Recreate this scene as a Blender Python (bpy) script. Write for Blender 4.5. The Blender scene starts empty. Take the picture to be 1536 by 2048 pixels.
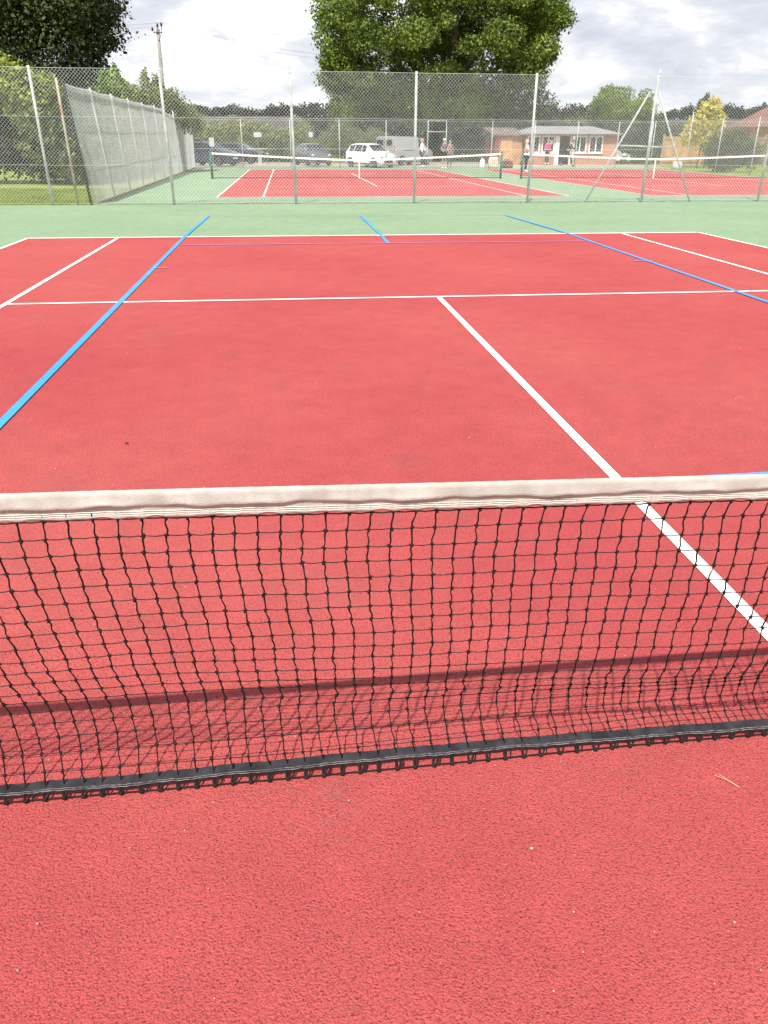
import bpy, bmesh, math, random
import numpy as np
from mathutils import Vector, Matrix
C = bpy.context.scene.collection
S = bpy.context.scene
random.seed(7); RNG = np.random.default_rng(11)
PI = math.pi
# ------------------------------------------------------------------ camera
cam_d = bpy.data.cameras.new("camera"); cam = bpy.data.objects.new("camera", cam_d); C.objects.link(cam)
cr = Vector((0.99335218, -0.11505459, 0.00372605)); cu = Vector((0.0466468, 0.43190621, 0.90071144)); cf = Vector((0.10524029, 0.89454987, -0.4344019))
M = Matrix((cr, cu, -cf)).transposed().to_4x4(); M.translation = (-1.43187606, -1.2581207, 1.38973279)
cam.matrix_world = M
cam_d.sensor_fit = 'AUTO'; cam_d.sensor_width = 36.0; cam_d.lens = 27.10; cam_d.clip_start = 0.02; cam_d.clip_end = 3000
S.camera = cam
S.render.resolution_x = 768; S.render.resolution_y = 1024
# ------------------------------------------------------------------ light
SUN_DIR = Vector((0.22, 0.60, -1.0)).normalized()            # the way the light travels
EL = math.asin(-SUN_DIR.z); AZ = math.atan2(-SUN_DIR.x, -SUN_DIR.y)
sd = bpy.data.lights.new("sun", 'SUN'); sd.energy = 5.0; sd.angle = math.radians(0.8); sd.color = (1.0, 0.955, 0.87)
so = bpy.data.objects.new("sun", sd); C.objects.link(so); so.rotation_euler = SUN_DIR.to_track_quat('-Z', 'Y').to_euler(); so.location = (-10, -20, 40)
W = bpy.data.worlds.new("World"); S.world = W; W.use_nodes = True
nt = W.node_tree; N = nt.nodes; LK = nt.links
for n in list(N): N.remove(n)
wo = N.new('ShaderNodeOutputWorld'); bg = N.new('ShaderNodeBackground'); LK.new(bg.outputs[0], wo.inputs[0])
bg.inputs['Strength'].default_value = 0.10
sky = N.new('ShaderNodeTexSky'); sky.sky_type = 'NISHITA'; sky.sun_disc = False
sky.sun_elevation = EL; sky.sun_rotation = AZ % (2*PI); sky.air_density = 1.0; sky.dust_density = 1.5
tc = N.new('ShaderNodeTexCoord')
mp = N.new('ShaderNodeMapping'); LK.new(tc.outputs['Generated'], mp.inputs['Vector']); mp.inputs['Scale'].default_value = (1, 1, 3.2); mp.inputs['Location'].default_value = (0.30, 0.0, 0.15)
def wn(t, **k):
    n = N.new(t)
    for a, v in k.items(): setattr(n, a, v)
    return n
def noise_w(scale, detail, rough, loc=(0, 0, 0), dist=0.0):
    m = wn('ShaderNodeMapping'); LK.new(mp.outputs[0], m.inputs[0]); m.inputs['Location'].default_value = loc
    n = wn('ShaderNodeTexNoise'); n.inputs['Scale'].default_value = scale; n.inputs['Detail'].default_value = detail
    n.inputs['Roughness'].default_value = rough; n.inputs['Distortion'].default_value = dist; LK.new(m.outputs[0], n.inputs['Vector']); return n
def ramp_w(src, stops):
    r = wn('ShaderNodeValToRGB'); e = r.color_ramp.elements
    while len(e) < len(stops): e.new(0.5)
    for i, (p, c) in enumerate(stops): e[i].position = p; e[i].color = (c[0], c[1], c[2], 1)
    LK.new(src, r.inputs[0]); return r
n1 = noise_w(7.5, 12, 0.60, (0, 0, 0), 0.15)
r1 = ramp_w(n1.outputs['Fac'], [(0.36, (5.2, 5.5, 6.2)), (0.45, (6.1, 6.35, 6.9)), (0.505, (7.0, 7.15, 7.6)), (0.535, (8.2, 8.25, 8.45)), (0.63, (9.7, 9.7, 9.7))])
n2 = noise_w(2.6, 5, 0.5, (9.1, 4.4, 1.1), 0.1)
r2 = ramp_w(n2.outputs['Fac'], [(0.36, (0, 0, 0)), (0.41, (1, 1, 1))])
sz = wn('ShaderNodeSeparateXYZ'); LK.new(tc.outputs['Generated'], sz.inputs[0])
mr_ = wn('ShaderNodeMapRange'); mr_.inputs[1].default_value = 0.30; mr_.inputs[2].default_value = 0.62; mr_.inputs[3].default_value = 1.0; mr_.inputs[4].default_value = 0.30
LK.new(sz.outputs[2], mr_.inputs[0]); mu_ = wn('ShaderNodeMath', operation='MULTIPLY'); LK.new(r2.outputs[0], mu_.inputs[0]); LK.new(mr_.outputs[0], mu_.inputs[1])
mx = wn('ShaderNodeMixRGB'); LK.new(mu_.outputs[0], mx.inputs[0]); LK.new(r1.outputs[0], mx.inputs[2])
mb = wn('ShaderNodeMixRGB', blend_type='MULTIPLY'); mb.inputs[0].default_value = 1.0; mb.inputs[2].default_value = (1.15, 1.12, 1.15, 1)
LK.new(sky.outputs[0], mb.inputs[1]); LK.new(mb.outputs[0], mx.inputs[1]); LK.new(mx.outputs[0], bg.inputs['Color'])
S.view_settings.view_transform = 'Standard'; S.view_settings.look = 'None'; S.view_settings.exposure = 0.40; S.view_settings.gamma = 1.0
# ------------------------------------------------------------------ materials
MATS = {}
def mat(name, col, rough=0.8, var=0.0, vscale=3.0, bump=0.0, bscale=20.0, metal=0.0, col2=None, trans=0.0, island=0.0, spec=0.3, bdist=0.02):
    if name in MATS: return MATS[name]
    m = bpy.data.materials.new(name); m.use_nodes = True; t = m.node_tree; b = t.nodes['Principled BSDF']; L = t.links
    b.inputs['Roughness'].default_value = rough; b.inputs['Metallic'].default_value = metal; b.inputs['Specular IOR Level'].default_value = spec
    b.inputs['Base Color'].default_value = (*col, 1)
    co = t.nodes.new('ShaderNodeTexCoord'); src = None
    if var or col2:
        n = t.nodes.new('ShaderNodeTexNoise'); n.inputs['Scale'].default_value = vscale; n.inputs['Detail'].default_value = 6; L.new(co.outputs['Object'], n.inputs['Vector'])
        r = t.nodes.new('ShaderNodeValToRGB'); c2 = col2 or tuple(min(1, c*(1+var)) for c in col); c1 = col if col2 else tuple(c*(1-var) for c in col)
        r.color_ramp.elements[0].position = 0.35; r.color_ramp.elements[0].color = (*c1, 1); r.color_ramp.elements[1].position = 0.65; r.color_ramp.elements[1].color = (*c2, 1)
        L.new(n.outputs['Fac'], r.inputs[0]); src = r.outputs[0]
    if island:
        g = t.nodes.new('ShaderNodeNewGeometry'); h = t.nodes.new('ShaderNodeMapRange'); h.inputs[3].default_value = 1-island; h.inputs[4].default_value = 1+island
        L.new(g.outputs['Random Per Island'], h.inputs[0])
        mm = t.nodes.new('ShaderNodeMixRGB'); mm.blend_type = 'MULTIPLY'; mm.inputs[0].default_value = 1
        if src: L.new(src, mm.inputs[1])
        else: mm.inputs[1].default_value = (*col, 1)
        L.new(h.outputs[0], mm.inputs[2]); src = mm.outputs[0]
    if src: L.new(src, b.inputs['Base Color'])
    if bump:
        n = t.nodes.new('ShaderNodeTexNoise'); n.inputs['Scale'].default_value = bscale; n.inputs['Detail'].default_value = 5; L.new(co.outputs['Object'], n.inputs['Vector'])
        bp = t.nodes.new('ShaderNodeBump'); bp.inputs['Strength'].default_value = bump; bp.inputs['Distance'].default_value = bdist
        L.new(n.outputs['Fac'], bp.inputs['Height']); L.new(bp.outputs[0], b.inputs['Normal'])
    if trans:
        o = t.nodes['Material Output']; tr = t.nodes.new('ShaderNodeBsdfTranslucent'); ms = t.nodes.new('ShaderNodeMixShader'); ms.inputs[0].default_value = trans
        if src: L.new(src, tr.inputs[0])
        else: tr.inputs[0].default_value = (*col, 1)
        L.new(b.outputs[0], ms.inputs[1]); L.new(tr.outputs[0], ms.inputs[2]); L.new(ms.outputs[0], o.inputs[0])
    MATS[name] = m; return m
def macadam(name, ca, cb, stain, grain=1.0, scale=230.0, line=False):
    """porous acrylic-painted macadam: granules with pits, large soft variation, grey stains"""
    m = bpy.data.materials.new(name); m.use_nodes = True; t = m.node_tree; b = t.nodes['Principled BSDF']; L = t.links
    b.inputs['Roughness'].default_value = 0.9; b.inputs['Specular IOR Level'].default_value = 0.12
    co = t.nodes.new('ShaderNodeTexCoord')
    def noi(s, d=4, r=0.5, dist=0):
        n = t.nodes.new('ShaderNodeTexNoise'); n.inputs['Scale'].default_value = s; n.inputs['Detail'].default_value = d; n.inputs['Roughness'].default_value = r; n.inputs['Distortion'].default_value = dist
        L.new(co.outputs['Object'], n.inputs['Vector']); return n
    def rmp(src, stops):
        r = t.nodes.new('ShaderNodeValToRGB'); e = r.color_ramp.elements
        while len(e) < len(stops): e.new(0.5)
        for i, (p, c) in enumerate(stops): e[i].position = p; e[i].color = (*c, 1)
        L.new(src, r.inputs[0]); return r
    def mix(f, a, c, mode='MIX', fv=None):
        x = t.nodes.new('ShaderNodeMixRGB'); x.blend_type = mode
        if f is not None: L.new(f, x.inputs[0])
        else: x.inputs[0].default_value = fv
        for s, i in ((a, 1), (c, 2)):
            if isinstance(s, tuple): x.inputs[i].default_value = (*s, 1)
            else: L.new(s, x.inputs[i])
        return x.outputs[0]
    base = rmp(noi(0.35, 5, 0.55).outputs['Fac'], [(0.36, ca), (0.64, cb)]).outputs[0]
    mid = rmp(noi(5.0, 6, 0.65).outputs['Fac'], [(0.3, (0.90,)*3), (0.7, (1.07,)*3)]).outputs[0]
    base = mix(None, base, mid, 'MULTIPLY', 1.0)
    v = t.nodes.new('ShaderNodeTexVoronoi'); v.inputs['Scale'].default_value = scale; v.inputs['Randomness'].default_value = 1.0
    nd = noi(60, 3); vm = t.nodes.new('ShaderNodeVectorMath'); vm.operation = 'MULTIPLY_ADD'; vm.inputs[1].default_value = (0.008,)*3
    L.new(nd.outputs['Color'], vm.inputs[0]); L.new(co.outputs['Object'], vm.inputs[2]); L.new(vm.outputs[0], v.inputs['Vector'])
    gran = rmp(v.outputs['Color'], [(0.0, (1-0.13*grain,)*3), (1.0, (1+0.10*grain,)*3)]).outputs[0]
    base = mix(None, base, gran, 'MULTIPLY', 1.0)
    # dark pits: binder flecks, with crevice shade painted into the colour
    pit = rmp(noi(scale*0.72, 3, 0.62).outputs['Fac'], [(0.355, (1, 1, 1)), (0.43, (0, 0, 0))]).outputs[0]
    pm = t.nodes.new('ShaderNodeMath'); pm.operation = 'MULTIPLY'; pm.inputs[1].default_value = 0.8*grain; L.new(pit, pm.inputs[0])
    base = mix(pm.outputs[0], base, (ca[0]*0.32, ca[1]*0.28, ca[2]*0.30))
    v2 = t.nodes.new('ShaderNodeTexVoronoi'); v2.inputs['Scale'].default_value = scale*0.62; L.new(vm.outputs[0], v2.inputs['Vector'])
    dot = rmp(v2.outputs['Distance'], [(0.16, (1, 1, 1)), (0.34, (0, 0, 0))]).outputs[0]
    sel = rmp(v2.outputs['Color'], [(0.40, (0, 0, 0)), (0.55, (1, 1, 1))]).outputs[0]
    dm = t.nodes.new('ShaderNodeMath'); dm.operation = 'MULTIPLY'; L.new(dot, dm.inputs[0]); L.new(sel, dm.inputs[1])
    dm2 = t.nodes.new('ShaderNodeMath'); dm2.operation = 'MULTIPLY'; dm2.inputs[1].default_value = 0.75*grain; L.new(dm.outputs[0], dm2.inputs[0])
    base = mix(dm2.outputs[0], base, (ca[0]*0.34, ca[1]*0.25, ca[2]*0.28))  # round pit dots, the shade inside them also put into the colour
    st = rmp(noi(1.7, 7, 0.7).outputs['Fac'], [(0.56, (0, 0, 0)), (0.70, (1, 1, 1))]).outputs[0]
    sm = t.nodes.new('ShaderNodeMath'); sm.operation = 'MULTIPLY'; sm.inputs[1].default_value = 0.5; L.new(st, sm.inputs[0])
    sp = rmp(noi(26, 4, 0.7).outputs['Fac'], [(0.44, (0, 0, 0)), (0.6, (1, 1, 1))]).outputs[0]
    sm2 = t.nodes.new('ShaderNodeMath'); sm2.operation = 'MULTIPLY'; L.new(sm.outputs[0], sm2.inputs[0]); L.new(sp, sm2.inputs[1])
    base = mix(sm2.outputs[0], base, stain)
    sc = rmp(noi(3.1, 6, 0.62, 0.8).outputs['Fac'], [(0.685, (0, 0, 0)), (0.76, (1, 1, 1))]).outputs[0]
    sk = rmp(noi(48, 3, 0.7).outputs['Fac'], [(0.45, (0, 0, 0)), (0.62, (0.55, 0.55, 0.55))]).outputs[0]
    sm3 = t.nodes.new('ShaderNodeMath'); sm3.operation = 'MULTIPLY'; L.new(sc, sm3.inputs[0]); L.new(sk, sm3.inputs[1])
    base = mix(sm3.outputs[0], base, (min(1, ca[0]*1.25), ca[1]*0.6+0.18, ca[2]*0.6+0.16))
    L.new(base, b.inputs['Base Color'])
    h = noi(scale*0.8, 4, 0.62)
    hm = t.nodes.new('ShaderNodeMath'); hm.operation = 'MULTIPLY_ADD'; hm.inputs[1].default_value = -0.5; L.new(v.outputs['Distance'], hm.inputs[0]); L.new(h.outputs['Fac'], hm.inputs[2])
    bp = t.nodes.new('ShaderNodeBump'); bp.inputs['Strength'].default_value = 1.0; bp.inputs['Distance'].default_value = 0.0058*grain
    L.new(hm.outputs[0], bp.inputs['Height']); L.new(bp.outputs[0], b.inputs['Normal'])
    MATS[name] = m; return m
# ------------------------------------------------------------------ mesh helpers
class MB:
    def __init__(s): s.v = []; s.f = []; s.n = 0
    def add(s, vs, fs):
        s.v += [tuple(p) for p in vs]; s.f += [tuple(i+s.n for i in q) for q in fs]; s.n += len(vs); return s
    def box(s, c, size, rot=None, taper=None):
        hx, hy, hz = size[0]/2, size[1]/2, size[2]/2
        vs = [Vector((x*hx*(taper if (taper and z > 0) else 1), y*hy*(taper if (taper and z > 0) else 1), z*hz)) for z in (-1, 1) for y in (-1, 1) for x in (-1, 1)]
        if rot is not None: vs = [rot @ q for q in vs]
        vs = [q + Vector(c) for q in vs]
        return s.add(vs, [(0, 2, 3, 1), (4, 5, 7, 6), (0, 1, 5, 4), (2, 6, 7, 3), (0, 4, 6, 2), (1, 3, 7, 5)])
    def tube(s, pts, r, k=8, cap=True):
        pts = [Vector(p) for p in pts]; m = len(pts); rs = r if isinstance(r, (list, tuple)) else [r]*m
        vs = []; up = None
        for i, p in enumerate(pts):
            d = (pts[min(i+1, m-1)] - pts[max(i-1, 0)]).normalized()
            if up is None:
                a = Vector((0, 0, 1)) if abs(d.z) < 0.9 else Vector((1, 0, 0)); up = (a - d*a.dot(d)).normalized()
            else: up = (up - d*up.dot(d)).normalized()
            w = d.cross(up)
            for j in range(k):
                t = 2*PI*j/k; vs.append(p + (up*math.cos(t) + w*math.sin(t))*rs[i])
        fs = [(i*k+j, i*k+(j+1) % k, (i+1)*k+(j+1) % k, (i+1)*k+j) for i in range(m-1) for j in range(k)]
        if cap: fs += [tuple(range(k))[::-1], tuple(range((m-1)*k, m*k))]
        return s.add(vs, fs)
    def ball(s, c, r, u=10, w=7, rot=None):
        rx, ry, rz = (r, r, r) if not isinstance(r, (tuple, list)) else r
        vs = []
        for i in range(w+1):
            a = PI*i/w
            for j in range(u):
                t = 2*PI*j/u; q = Vector((rx*math.sin(a)*math.cos(t), ry*math.sin(a)*math.sin(t), rz*math.cos(a)))
                if rot is not None: q = rot @ q
                vs.append(q + Vector(c))
        fs = [(i*u+j, (i+1)*u+j, (i+1)*u+(j+1) % u, i*u+(j+1) % u) for i in range(w) for j in range(u)]
        return s.add(vs, fs)
    def build(s, name, m, parent=None, smooth=False):
        me = bpy.data.meshes.new(name); me.from_pydata(s.v, [], s.f); me.update()
        if m: me.materials.append(m)
        if smooth: me.shade_smooth()
        o = bpy.data.objects.new(name, me); C.objects.link(o)
        if parent: o.parent = parent
        return o
def np_obj(name, V, F, m, parent=None, smooth=False):
    me = bpy.data.meshes.new(name); V = np.asarray(V, np.float32); F = np.asarray(F, np.int32); k = F.shape[1]
    me.vertices.add(len(V)); me.vertices.foreach_set('co', V.ravel()); me.loops.add(F.size); me.loops.foreach_set('vertex_index', F.ravel())
    me.polygons.add(len(F)); me.polygons.foreach_set('loop_start', np.arange(0, F.size, k, dtype=np.int32)); me.polygons.foreach_set('loop_total', np.full(len(F), k, np.int32))
    me.update(calc_edges=True); me.validate()
    if smooth: me.shade_smooth()
    if m: me.materials.append(m)
    o = bpy.data.objects.new(name, me); C.objects.link(o)
    if parent: o.parent = parent
    return o
def tag(o, label=None, cat=None, group=None, kind=None):
    if label: o['label'] = label
    if cat: o['category'] = cat
    if group: o['group'] = group
    if kind: o['kind'] = kind
    return o
def thing(name, loc, label, cat, group=None, rz=0.0):
    o = bpy.data.objects.new(name, None); C.objects.link(o); o.empty_display_size = 0.2
    o.location = loc; o.rotation_euler = (0, 0, rz); return tag(o, label, cat, group)
def zg(Y): return -0.15*min(1.0, max(0.0, (Y-12)/10))
def lathe(mb, prof, c=(0, 0, 0), k=14, axis='Z'):
    vs = []
    for r, h in prof:
        for j in range(k):
            t = 2*PI*j/k
            q = (r*math.cos(t), r*math.sin(t), h) if axis == 'Z' else (r*math.cos(t), h, r*math.sin(t))
            vs.append((q[0]+c[0], q[1]+c[1], q[2]+c[2]))
    n = len(prof); mb.add(vs, [(i*k+j, i*k+(j+1) % k, (i+1)*k+(j+1) % k, (i+1)*k+j) for i in range(n-1) for j in range(k)] + [tuple(range(k))[::-1], tuple(range((n-1)*k, n*k))])
# ------------------------------------------------------------------ ground sheets
def sheet(name, x0, x1, y0, y1, dz, m, poly=None):
    """flat sheet following the slight fall of the site between Y = 12 and Y = 22"""
    ys = sorted(set([y0, y1] + [y for y in (12.0, 22.0) if y0 < y < y1]))
    vs = []; fs = []
    for i, y in enumerate(ys): vs += [(x0, y, zg(y)+dz), (x1, y, zg(y)+dz)]
    for i in range(len(ys)-1): fs.append((2*i, 2*i+1, 2*i+3, 2*i+2))
    mb = MB().add(vs, fs); return mb
def put(mb, name, m): return tag(mb.build(name, m), kind='structure')
RED = macadam('red_macadam', (0.435, 0.073, 0.076), (0.480, 0.102, 0.093), (0.26, 0.13, 0.12))
GREEN = macadam('green_macadam', (0.225, 0.325, 0.195), (0.26, 0.355, 0.225), (0.2, 0.24, 0.16), 0.8, 120)
WHITE = macadam('white_line_paint', (0.80, 0.80, 0.77), (0.84, 0.84, 0.81), (0.6, 0.5, 0.48), 0.35)
BLUE = macadam('blue_line_paint', (0.06, 0.33, 0.76), (0.08, 0.37, 0.82), (0.1, 0.25, 0.4), 0.6)
VIOLET = macadam('worn_violet_paint', (0.46, 0.25, 0.52), (0.44, 0.22, 0.46), (0.3, 0.15, 0.2), 0.8)
GRASS = mat('mown_grass', (0.19, 0.25, 0.045), 0.95, col2=(0.26, 0.31, 0.07), vscale=2.2, bump=0.8, bscale=40, bdist=0.03)
FIELD = mat('dry_field', (0.055, 0.052, 0.045), 0.95, col2=(0.085, 0.078, 0.065), vscale=0.05)
PARK = mat('gravel_car_park', (0.27, 0.255, 0.22), 0.95, col2=(0.35, 0.33, 0.29), vscale=1.2, bump=0.5, bscale=60)
PAVE = mat('concrete_path', (0.36, 0.33, 0.28), 0.9, var=0.12, vscale=1.5, bump=0.3, bscale=40)
EDGE = mat('timber_edging', (0.36, 0.27, 0.17), 0.9, var=0.25, vscale=6, bump=0.4, bscale=30)
# terrain: level near, rising to a far field
mb = MB(); ys = [-40, 12, 22, 120, 240, 380, 500, 900]
zs = [-0.012, -0.012, -0.162, -0.162, 4.0, 9.0, 13.6, 14.5]
for i, (y, z) in enumerate(zip(ys, zs)): mb.add([(-700, y, z), (900, y, z)], [])
mb.f = [(2*i, 2*i+1, 2*i+3, 2*i+2) for i in range(3)]
put(mb, 'ground', GRASS)
mb = MB()
for y, z in list(zip(ys, zs))[3:]: mb.add([(-700, y, z), (900, y, z)], [])
mb.f = [(2*i, 2*i+1, 2*i+3, 2*i+2) for i in range(4)]
put(mb, 'hills', FIELD)
mb = sheet('', -13, 16, -9, 20.75, -0.004, None); mb.add([(-6.42, 20.75, zg(20.75)-0.004), (21.6, 20.75, zg(20.75)-0.004), (21.6, 22, -0.154), (-6.43, 22, -0.154), (21.6, 50.6, -0.154), (-6.86, 50.6, -0.154)], [(0, 1, 2, 3), (3, 2, 4, 5)])
put(mb, 'court_surround', GREEN)
cs = [(0.0, -11.885, 11.885, 5.485), (1.885, 23.70, 47.55, 5.41), (15.36, 23.80, 47.6, 5.43)]
mr = MB(); mw = MB()
def seg(mb, xa, ya, xb, yb, w, dz):
    d = Vector((xb-xa, yb-ya, 0)); n = Vector((-d.y, d.x, 0)).normalized()*w/2
    cuts = [0.0, 1.0]
    if abs(yb-ya) > 1:
        for c in (12.0, 22.0):
            t = (c-ya)/(yb-ya)
            if 0 < t < 1: cuts.append(t)
    cuts.sort(); vs = []
    for t in cuts:
        x = xa+d.x*t; y = ya+d.y*t
        for sgn in (1, -1): vs.append((x+n.x*sgn, y+n.y*sgn, zg(y)+dz))
    mb.add(vs, [(2*i, 2*i+1, 2*i+3, 2*i+2) for i in range(len(cuts)-1)])
for k, (cx, ya, yb, hw) in enumerate(cs):
    s2 = sheet('', cx-hw, cx+hw, ya, yb, 0.0, None); mr.add(s2.v, s2.f)
    yn = (ya+yb)/2; sw = hw*0.75; sl = 6.40 if k == 0 else 6.25
    w = 0.05; W0 = 0.10
    for sx in (-1, 1):
        seg(mw, cx+sx*(hw-w/2), ya, cx+sx*(hw-w/2), yb, w, 0.004)
        seg(mw, cx+sx*(sw-w/2), ya+0.1, cx+sx*(sw-w/2), yb-0.1, w, 0.004)
    for y in (ya+W0/2-0.04, yb-W0/2+0.04): seg(mw, cx-hw+w, y, cx+hw-w, y, 0.08 if k == 0 else 0.075, 0.0042)
    for y in (yn-sl, yn+sl): seg(mw, cx-sw+w, y, cx+sw-w, y, w, 0.0042)
    seg(mw, cx, yn-sl+w/2, cx, yn+sl-w/2, w if k else 0.052, 0.0040)
    for y, s3 in ((ya, 1), (yb, -1)): seg(mw, cx, y+s3*0.06, cx, y+s3*0.12, w, 0.0041)
put(mr, 'court_surface', RED); put(mw, 'white_court_lines', WHITE)
mb = MB(); by0, by1 = 1.90, 15.42
def zq(y): return y
seg(mb, -3.02, 1.72, -3.10, 16.4, 0.052, 0.008); seg(mb, 3.05, 1.9, 3.22, 16.1, 0.05, 0.008)
seg(mb, 0.03, 10.75, 0.09, 16.2, 0.05, 0.008); seg(mb, -3.0, 1.70, 3.06, 1.865, 0.045, 0.008)
put(mb, 'blue_court_lines', BLUE)
mb = MB(); seg(mb, -3.02, 10.78, 3.10, 10.80, 0.045, 0.0075); seg(mb, -3.06, 16.42, 3.2, 16.08, 0.03, 0.0075)
seg(mb, -3.13, 8.55, -2.90, 8.55, 0.04, 0.0075); seg(mb, 2.95, 8.62, 3.2, 8.62, 0.04, 0.0075)
put(mb, 'violet_court_lines', VIOLET)
put(MB().add([(-9.0, 52.2, -0.156), (13.5, 52.2, -0.156), (13.5, 64, -0.156), (-9.0, 64, -0.156)], [(0, 1, 2, 3)]), 'car_park', PARK)
put(MB().add([(11.0, 50.6, -0.1545), (23.6, 50.6, -0.1545), (23.6, 57.6, -0.1545), (13.2, 57.6, -0.1545)], [(0, 1, 2, 3)]), 'pavement', PAVE)
mb = MB(); SX_ = lambda y: -6.42-0.015*(y-20.9)
y = 20.95
while y < 49.5: mb.box((SX_(y+1.2)+0.03, y+1.2, -0.135), (0.09, 2.39, 0.05)); y += 2.4
put(mb, 'edging', EDGE)
# ------------------------------------------------------------------ the near net
PROF = np.array([
 [[-1.7958, -0.0001, 0.7907], [-1.8002, 0.009, 0.7508], [-1.8035, 0.0202, 0.7115], [-1.8047, 0.0323, 0.6725], [-1.8044, 0.0403, 0.6321], [-1.8026, 0.0489, 0.592], [-1.7997, 0.0574, 0.5517], [-1.7998, 0.0697, 0.5126], [-1.7982, 0.0818, 0.4731], [-1.7978, 0.0942, 0.4337], [-1.8005, 0.1097, 0.3955], [-1.7984, 0.125, 0.357], [-1.7959, 0.1404, 0.3183], [-1.795, 0.1584, 0.2807], [-1.795, 0.1728, 0.2411], [-1.7976, 0.1829, 0.2002], [-1.7949, 0.1849, 0.1572], [-1.7954, 0.1805, 0.1138], [-1.7956, 0.1677, 0.0695], [-1.7986, 0.1647, 0.027], [-1.7975, 0.1456, 0.009]],
 [[-1.2214, 0.03, 0.764], [-1.2241, 0.0393, 0.7241], [-1.2251, 0.046, 0.6833], [-1.2247, 0.0585, 0.6446], [-1.22, 0.0652, 0.6044], [-1.2193, 0.075, 0.565], [-1.2173, 0.0835, 0.5252], [-1.2133, 0.0951, 0.4866], [-1.209, 0.1028, 0.4468], [-1.2078, 0.1108, 0.407], [-1.2078, 0.1224, 0.3682], [-1.2065, 0.1316, 0.3284], [-1.2044, 0.1463, 0.2905], [-1.2034, 0.1663, 0.2551], [-1.1987, 0.182, 0.2176], [-1.2022, 0.2019, 0.1822], [-1.2015, 0.2085, 0.142], [-1.1973, 0.2012, 0.1022], [-1.1909, 0.1784, 0.0641], [-1.184, 0.183, 0.0263], [-1.1864, 0.1527, 0.0089]],
 [[-0.6206, 0.0502, 0.7447], [-0.6207, 0.0632, 0.7043], [-0.6173, 0.0677, 0.6616], [-0.6128, 0.0752, 0.6204], [-0.609, 0.0816, 0.5787], [-0.6078, 0.0901, 0.5374], [-0.6021, 0.0983, 0.4969], [-0.602, 0.1076, 0.4559], [-0.5985, 0.1199, 0.4164], [-0.5969, 0.1304, 0.3763], [-0.5955, 0.131, 0.3343], [-0.5962, 0.1374, 0.2933], [-0.5913, 0.1494, 0.2541], [-0.5902, 0.1661, 0.2162], [-0.5768, 0.1883, 0.1844], [-0.5598, 0.2123, 0.1557], [-0.5454, 0.2329, 0.1234], [-0.5437, 0.2397, 0.0835], [-0.536, 0.2182, 0.0502], [-0.5334, 0.1848, 0.0257], [-0.5372, 0.1661, 0.009]]])
def hnoise(a, b, s=0.0):
    x = math.sin(a*12.9898+b*78.233+s*37.719)*43758.5453; return (x-math.floor(x))*2-1
def node(i, r):
    """knot position of string i (0, 14 and 28 are the measured ones), row r"""
    t = i/14.0
    if 0 <= t <= 2:
        q0 = PROF[0, r]; q1 = PROF[1, r]; q2 = PROF[2, r]
        p = q0*(t-1)*(t-2)/2 - q1*t*(t-2) + q2*t*(t-1)/2
    else:
        e = 0 if t < 0 else 2; d = (i - (0 if e == 0 else 28))
        p = PROF[e, r].copy(); sgn = -1 if e == 0 else 1; a = abs(d)
        slope = np.array([0.0420 + (0.0026*r/20 if e else 0.0012*r/20), 0.0, 0.0]); p = p + slope*d
        if e == 0: p[1] += -0.012*(1-math.exp(-a/14))*(1-r/20); p[2] += 0.030*(1-math.exp(-a/50))*(1-r/20)
        else: p[1] += 0.01*(1-math.exp(-a/10))*(1-r/20); p[2] += (-0.022*(1-math.exp(-a/14)) + 0.08*min(1, a/100)**2)*(1-r/20)
    f = math.sin(PI*min(1, (r+1)/19.0)) if r < 19 else 0.1
    p = p + np.array([hnoise(i, r, 1)*0.0016, math.sin(i*0.31+1)*0.004*f + hnoise(i, r, 2)*0.0012*f, hnoise(i, r, 3)*0.0010*f])
    return Vector(p)
CORD = mat('black_net_cord', (0.012, 0.010, 0.009), 0.7, var=0.4, vscale=60, spec=0.2)
TWINE = mat('weathered_net_twine', (0.028, 0.020, 0.015), 0.8, var=0.4, vscale=70, spec=0.2)
I0, I1 = -104, 156
net = thing('tennis_net', (-1.2, 0.1, 0), 'black mesh tennis net with sagging off white headband stretched across the foreground', 'tennis net')
def local(mb, o): off = Vector(o.location); mb.v = [tuple(Vector(p)-off) for p in mb.v]; return mb
mv = MB(); mh = MB(); mk = MB(); ml = MB()
grid = {(i, r): node(i, r) for i in range(I0, I1+1) for r in range(21)}
for i in range(I0, I1+1):
    near = -12 < i < 46
    pts = []; top = grid[(i, 0)] + Vector((0, -0.001, 0.012)); pts.append(top)
    for r in range(20):
        a = grid[(i, r)]; b = grid[(i, r+1)]; pts.append(a)
        if near and r < 19:
            d = b-a; k = hnoise(i, r, 5)*0.0010 + 0.0017*(0.4+0.6*abs(hnoise(i, r, 8)))*(1 if hnoise(i, r, 21) > -0.6 else -1)
            pts.append(a+d*0.30+Vector((-k*0.7, 0, 0))); pts.append(a+d*0.72+Vector((k, 0, 0.0)))
    pts.append(grid[(i, 20)])
    rs = [0.00155]*len(pts)
    if near: rs = [0.00162+0.0004*hnoise(i, q, 6) for q in range(len(pts))]
    mv.tube(pts, rs, 5 if near else 3, False)
    for r in range(20):
        p = grid[(i, r)]
        if near:
            mk.ball(p, (0.0052+0.0012*hnoise(i, r, 22), 0.0035, 0.0031+0.0005*hnoise(i, r, 23)), 6, 4, Matrix.Rotation(hnoise(i, r, 9)*0.6, 3, 'Y'))
            mk.ball(p+Vector((0.002*hnoise(i, r, 10), -0.0012, -0.0028)), (0.0026, 0.0026, 0.0032), 5, 4)
        else: mk.ball(p, 0.003, 4, 3)
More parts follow.
